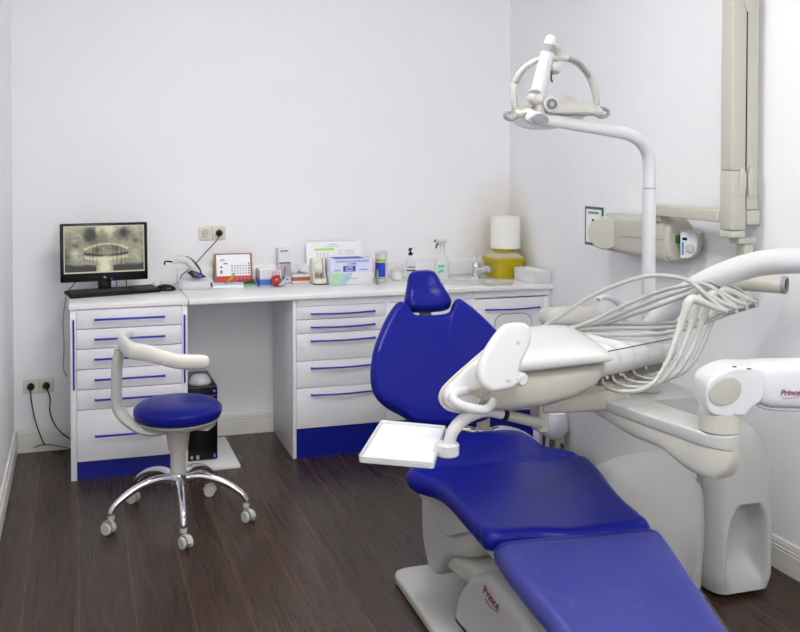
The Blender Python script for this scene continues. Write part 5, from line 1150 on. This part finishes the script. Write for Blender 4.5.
# ------------------------------------------------------------------ wall x-ray unit
xr_ = thing('wall_x_ray_unit', 'ivory dental x-ray unit mounted on the right wall with folding arm and round tube head', 'x-ray machine', (2.5, 3.7, 1.12))
XW = XR-.001
def yz_ring(y, x0, x1, z0, z1, e=.35, n=32):
    return [((x0+x1)/2+(x1-x0)/2*math.copysign(abs(math.cos(a))**e, math.cos(a)), y, (z0+z1)/2+(z1-z0)/2*math.copysign(abs(math.sin(a))**e, math.sin(a))) for a in [2*PI*i/n for i in range(n)]]
ya = aX(603, 230, 2.46).y; yb_ = aX(667, 235, 2.46).y
zA0, zA1 = aX(640, 257, 2.46).z, aX(640, 217, 2.46).z
bm = N(); loft(bm, [yz_ring(y, x0, XW, z0, z1) for y, x0, z0, z1 in ((ya+.02, 2.50, zA0+.01, zA1-.01), (ya, 2.465, zA0, zA1), (ya-.3, 2.46, zA0-.004, zA1+.002), (yb_+.022, 2.46, zA0-.004, zA1+.002))]); obj('control_box', bm, IVORY, xr_)
bm = N(); loft(bm, [yz_ring(y, x0, XW, z0, z1, .6) for y, x0, z0, z1 in ((yb_+.021, 2.46, zA0-.004, zA1+.002), (yb_+.008, 2.464, zA0-.002, zA1+.001), (yb_, 2.474, zA0+.006, zA1-.006))]); obj('box_end', bm, IVORY, xr_)
dc_ = aX(605, 233, 2.44); bm = N(); ax_ = Vector((-.62, -.78, 0)).normalized()
lathe(bm, [(.075, -.07), (.079, -.05), (.079, .01), (.074, .016), (.004, .017)], dc_, ax_, 40); obj('pivot_disc', bm, IVORY, xr_)
bm = N(); tube(bm, [aX(620, 236, 2.458), aX(664, 240, 2.458)], .0012, n=6, smooth=False); obj('box_groove', bm, GREYP, xr_)
g_ = aY(677.5, 239, yb_); bm = N(); box(bm, (g_.x-.012, g_.y-.012, g_.z-.018), (g_.x+.03, g_.y+.016, g_.z+.018), .002); obj('green_switch', bm, mat('green_switch', srgb(20, 110, 70), .3), xr_, 'green rocker switch')
# controller
kc_ = aY(689, 245, yb_-.07)
kx_ = Vector((.55, -.83, 0)).normalized()
Mc = frame(kc_, kx_, (0, 0, 1))
ko = [(-.036, -.058), (-.036, .056), (-.03, .062), (.03, .06), (.040, .052), (.044, .02), (.040, -.02), (.02, -.05), (.0, -.06), (-.03, -.062)]
bm = N(); slab(bm, ko, .07, .006, Mc @ Matrix.Translation((0, 0, -.06))); box(bm, (kc_.x+.0, yb_-.06, kc_.z-.03), (XW, yb_-.01, kc_.z+.03), .004); ctl = obj('hand_controller', bm, IVORY, xr_)
bm = N(); slab(bm, [(p[0]*.86, p[1]*.9) for p in ko], .0015, 0, Mc @ Matrix.Translation((0, 0, .0098))); obj('controller_face', bm, mat('pale_face', srgb(216, 220, 226), .4), ctl, 'pale control face')
bm = N(); box(bm, (-.024, .020, .0114), (-.004, .032, .0125), 0, 1, Mc); obj('display', bm, BLACKM, ctl, 'dark display')
bm = N(); box(bm, (-.027, -.045, .0114), (-.018, .012, .0122), 0, 1, Mc); obj('blue_scale', bm, mat('scale_blue', srgb(90, 130, 200), .4), ctl, 'blue scale'); 
bm = N(); lathe(bm, [(.019, 0), (.019, .008), (.015, .010), (.001, .0105)], Mc @ Vector((.010, -.012, .0116)), Mc.to_3x3() @ Vector((0, 0, 1)), 24); obj('dial', bm, IVORY, ctl, 'round dial')
# horizontal wall arm
zb0, zb1 = aX(700, 219.5, 2.47).z, aX(700, 207.5, 2.47).z
y_a, y_b = aX(652, 210, 2.47).y, 3.07
bm = N(); box(bm, (2.43, y_b, zb0), (2.50, y_a, zb1), .006, 3); box(bm, (2.445, yb_+.03, zA1-.01), (2.50, yb_+.13, zb0+.004), .004); obj('wall_arm', bm, IVORY, xr_)
# folding arms: two tall square tubes side by side
XA = 2.40
def P2(px, py, y=None): return aX(px, py, XA)
l0, l1, rr1 = aX(724, 120, XA), aX(746, 120, XA-.03), aX(759, 120, XA)
YA = 3.0
xL0 = aY(732.5, 120, YA).x; xL1 = aY(746.5, 120, YA).x; xR1 = aY(759.5, 120, YA).x
z170 = aY(735, 171, YA).z; z232 = aY(735, 231, YA).z; z239 = aY(735, 238, YA).z; zt2 = 2.45
bm = N(); box(bm, (xL0, YA, z170+.001), (xL1, YA+.07, zt2), .006, 3); obj('upper_folding_arm', bm, IVORY, xr_)
bm = N(); box(bm, (xL0, YA-.003, z232+.002), (xL1+.0, YA+.072, z170-.001), .006, 3); obj('arm_sleeve', bm, IVORY, xr_)
bm = N(); box(bm, (xL0, YA-.001, z239), (xL1, YA+.07, z232), .004, 3); obj('arm_cap', bm, IVORY, xr_)
zr2 = aY(752, 210, YA).z; zr3 = aY(752, 225, YA).z
bm = N(); box(bm, (xL1+.004, YA+.004, zr2), (xR1, YA+.066, zt2), .006, 3); obj('lower_folding_arm', bm, IVORY, xr_)
bm = N(); box(bm, (xL1-.01, YA+.075, zr3), (xR1+.006, YA+.14, zr2+.01), .006, 3); box(bm, (xL1+.006, YA-.002, zr3), (xR1+.006, YA+.076, zr2-.001), .005, 3); obj('arm_block', bm, IVORY, xr_)
Mf = frame((0, YA-.0035, 0), (1, 0, 0), (0, 0, 1))
vx0, vz0 = xL1+.001, aY(744, 12, YA).z
bm = N(); slab(bm, [(vx0-.018, zt2-.01), (vx0-.026, vz0+.07), (vx0-.012, vz0+.01), (vx0, vz0), (vx0+.014, vz0+.01), (vx0+.026, vz0+.07), (vx0+.02, zt2-.01)], .006, .002, Mf @ Matrix.Translation((0, 0, -.004))); obj('hinge_cover', bm, IVORY, xr_)
# V shaped hinge plates in the middle, with a dark slot between
zc_ = aY(744, 178, YA).z
for s_ in (-1, 1):
    bm = N(); slab(bm, [(vx0+s_*.004, zc_+.02), (vx0+s_*.018, zc_+.045), (vx0+s_*.035, zc_+.03), (vx0+s_*.035, zc_-.07), (vx0+s_*.010, zc_-.075), (vx0+s_*.004, zc_-.03)], .006, .0015, Mf @ Matrix.Translation((0, 0, -.002))); obj('hinge_plate', bm, IVORY, xr_)
bm = N(); box(bm, (vx0+.0005, YA+.002, zr2+.005), (vx0+.0035, YA+.01, zt2-.02)); obj('arm_gap', bm, SEAMG, xr_)
# drop bracket and tube head
bm = N(); zq = aY(748, 252, YA).z; box(bm, (xL0+.04, YA+.005, zq+.03), (xR1-.002, YA+.065, z239+.0), .006, 3); box(bm, (xL0+.07, YA+.01, zq-.13), (xR1-.012, YA+.06, zq+.03), .006, 3); obj('drop_bracket', bm, IVORY, xr_)
HD0 = aY(728, 280, 2.95); HD1 = aY(757, 282.5, 2.86); HD2 = aY(788, 285.5, 2.77)
hd_ = (HD2-HD1).normalized(); L_ = (HD2-HD1).length
bm = N(); tube(bm, [HD0+(HD0-HD1).normalized()*.06, HD0, HD1], [.038, .040, .034], n=30, rounded=True, smooth=False); obj('tube_head', bm, IVORY, xr_)
bm = N(); lathe(bm, [(.034, 0), (.0325, L_*.86), (.030, L_*.87)], HD1-hd_*.004, hd_, 36); obj('cone_collar', bm, IVORY, xr_)
bm = N(); lathe(bm, [(.0325, L_*.855), (.033, L_*.86), (.033, L_*1.0), (.0275, L_*1.0), (.027, L_*.8)], HD1-hd_*.004, hd_, 36, cap=False); obj('cone_ring', bm, GREYP, xr_, 'grey end ring')
bm = N(); lathe(bm, [(.0005, 0), (.0272, 0), (.0272, .001), (.0005, .001)], HD1+hd_*L_*.88, hd_, 36); obj('cone_opening', bm, BLACK, xr_, 'dark cone opening')
# radiation notice
s0, s1 = aX(585.5, 206, XW).y, aX(603.5, 206, XW).y; sz0, sz1 = aX(586, 244, XW).z, aX(586, 206, XW).z
MS_ = frame((XR-.0012, s0, sz0), (0, -1, 0), (0, 0, 1)); sw, sh = s0-s1, sz1-sz0
sg = thing('radiation_sign', 'small white notice with green border and green trefoil on the right wall', 'sign', (XR-.002, (s0+s1)/2, sz0))
bm = N(); box(bm, (0, 0, -.001), (sw, sh, .003), 0, 1, MS_); obj('sign_border', bm, mat('sign_green', srgb(38, 112, 76), .45), sg, 'green border')
bm = N(); box(bm, (.014, .014, .0032), (sw-.014, sh-.014, .0042), 0, 1, MS_); obj('sign_face', bm, PAPER, sg, 'white face')
cx3, cy3 = sw/2, sh*.5
bm = N()
lathe(bm, [(.0005, 0), (.008, 0), (.008, .001), (.0005, .001)], MS_ @ Vector((cx3, cy3, .0043)), MS_.to_3x3() @ Vector((0, 0, 1)), 16)
for k in range(3):
    a0 = PI/2+k*2*PI/3; pts = [(cx3+.012*math.cos(a0+d), cy3+.012*math.sin(a0+d)) for d in (-.5, 0, .5)]+[(cx3+.038*math.cos(a0+d), cy3+.038*math.sin(a0+d)) for d in (.5, .25, 0, -.25, -.5)]
    slab(bm, pts, .001, 0, MS_ @ Matrix.Translation((0, 0, .0043)))
obj('trefoil', bm, MATS['sign_green'], sg, 'green trefoil')
put_text('notice_text', 'RADIACION', .018, MS_ @ Matrix.Translation((sw/2, sh-.032, .005)), BLACKM, sg, bold=.0004)
put_text('notice_text', 'ZONA VIGILADA', .011, MS_ @ Matrix.Translation((sw/2, .032, .005)), BLACKM, sg, bold=.0003)
FILL_E = 30.0
LAMP_E = 21.5
# ------------------------------------------------------------------ lamps of the room, added daylight, camera, view
LAMP = mat('opal_lamp_glass', (1, .99, .97, 1), .4, emit=LAMP_E)
for i, (x, y) in enumerate([(1.0, 2.9), (1.0, 1.1), (1.0, -.7)]):
    t = thing('ceiling_light', ['flat white ceiling panel lamp over the far end of the room', 'flat white ceiling panel lamp over the middle of the room', 'flat white ceiling panel lamp over the near end of the room'][i].replace('flat white ceiling panel', 'white opal dome'), 'light', (x, y, ZC-.03))
    bm = N(); lathe(bm, [(.30, 0), (.33, .005), (.33, .028), (.31, .03)], (x, y, ZC-.031), (0, 0, 1), 40); obj('lamp_rim', bm, PLAS, t)
    bm = N(); lathe(bm, [(.31, 0), (.30, .05), (.26, .095), (.18, .13), (.08, .15), (.001, .155)], (x, y, ZC-.032), (0, 0, -1), 40); obj('opal_dome', bm, LAMP, t, 'glowing opal dome')
ld = bpy.data.lights.new('added_daylight', 'AREA'); ld.shape = 'RECTANGLE'; ld.size = 1.75; ld.size_y = 1.35; ld.energy = FILL_E; ld.color = (.96, .98, 1)  # added fill lamp in the invented window, brightens what faces the camera
lo = bpy.data.objects.new('added_daylight', ld); COL.objects.link(lo); lo.location = (1.2, YF-.02, 1.65); lo.rotation_euler = (PI/2, 0, 0)
w = bpy.data.worlds.new('world'); SC.world = w; w.use_nodes = True
w.node_tree.nodes['Background'].inputs[0].default_value = (.8, .85, 1, 1); w.node_tree.nodes['Background'].inputs[1].default_value = .3
cam = bpy.data.cameras.new('camera'); co = bpy.data.objects.new('camera', cam); COL.objects.link(co); SC.camera = co
co.location = (0, 0, CH); co.rotation_euler = (PI/2-CP, 0, -CA)
cam.sensor_width = 36; cam.lens = CF*36/800; cam.shift_x = (400-CX0)/800; cam.shift_y = -(316-CY0)/800; cam.clip_start = .02
vs = SC.view_settings; vs.view_transform = 'Standard'; vs.look = 'None'; vs.gamma = 1; vs.use_curve_mapping = False; vs.exposure = .17
SC.cycles.max_bounces = 12; SC.cycles.diffuse_bounces = 9; SC.cycles.use_denoising = True
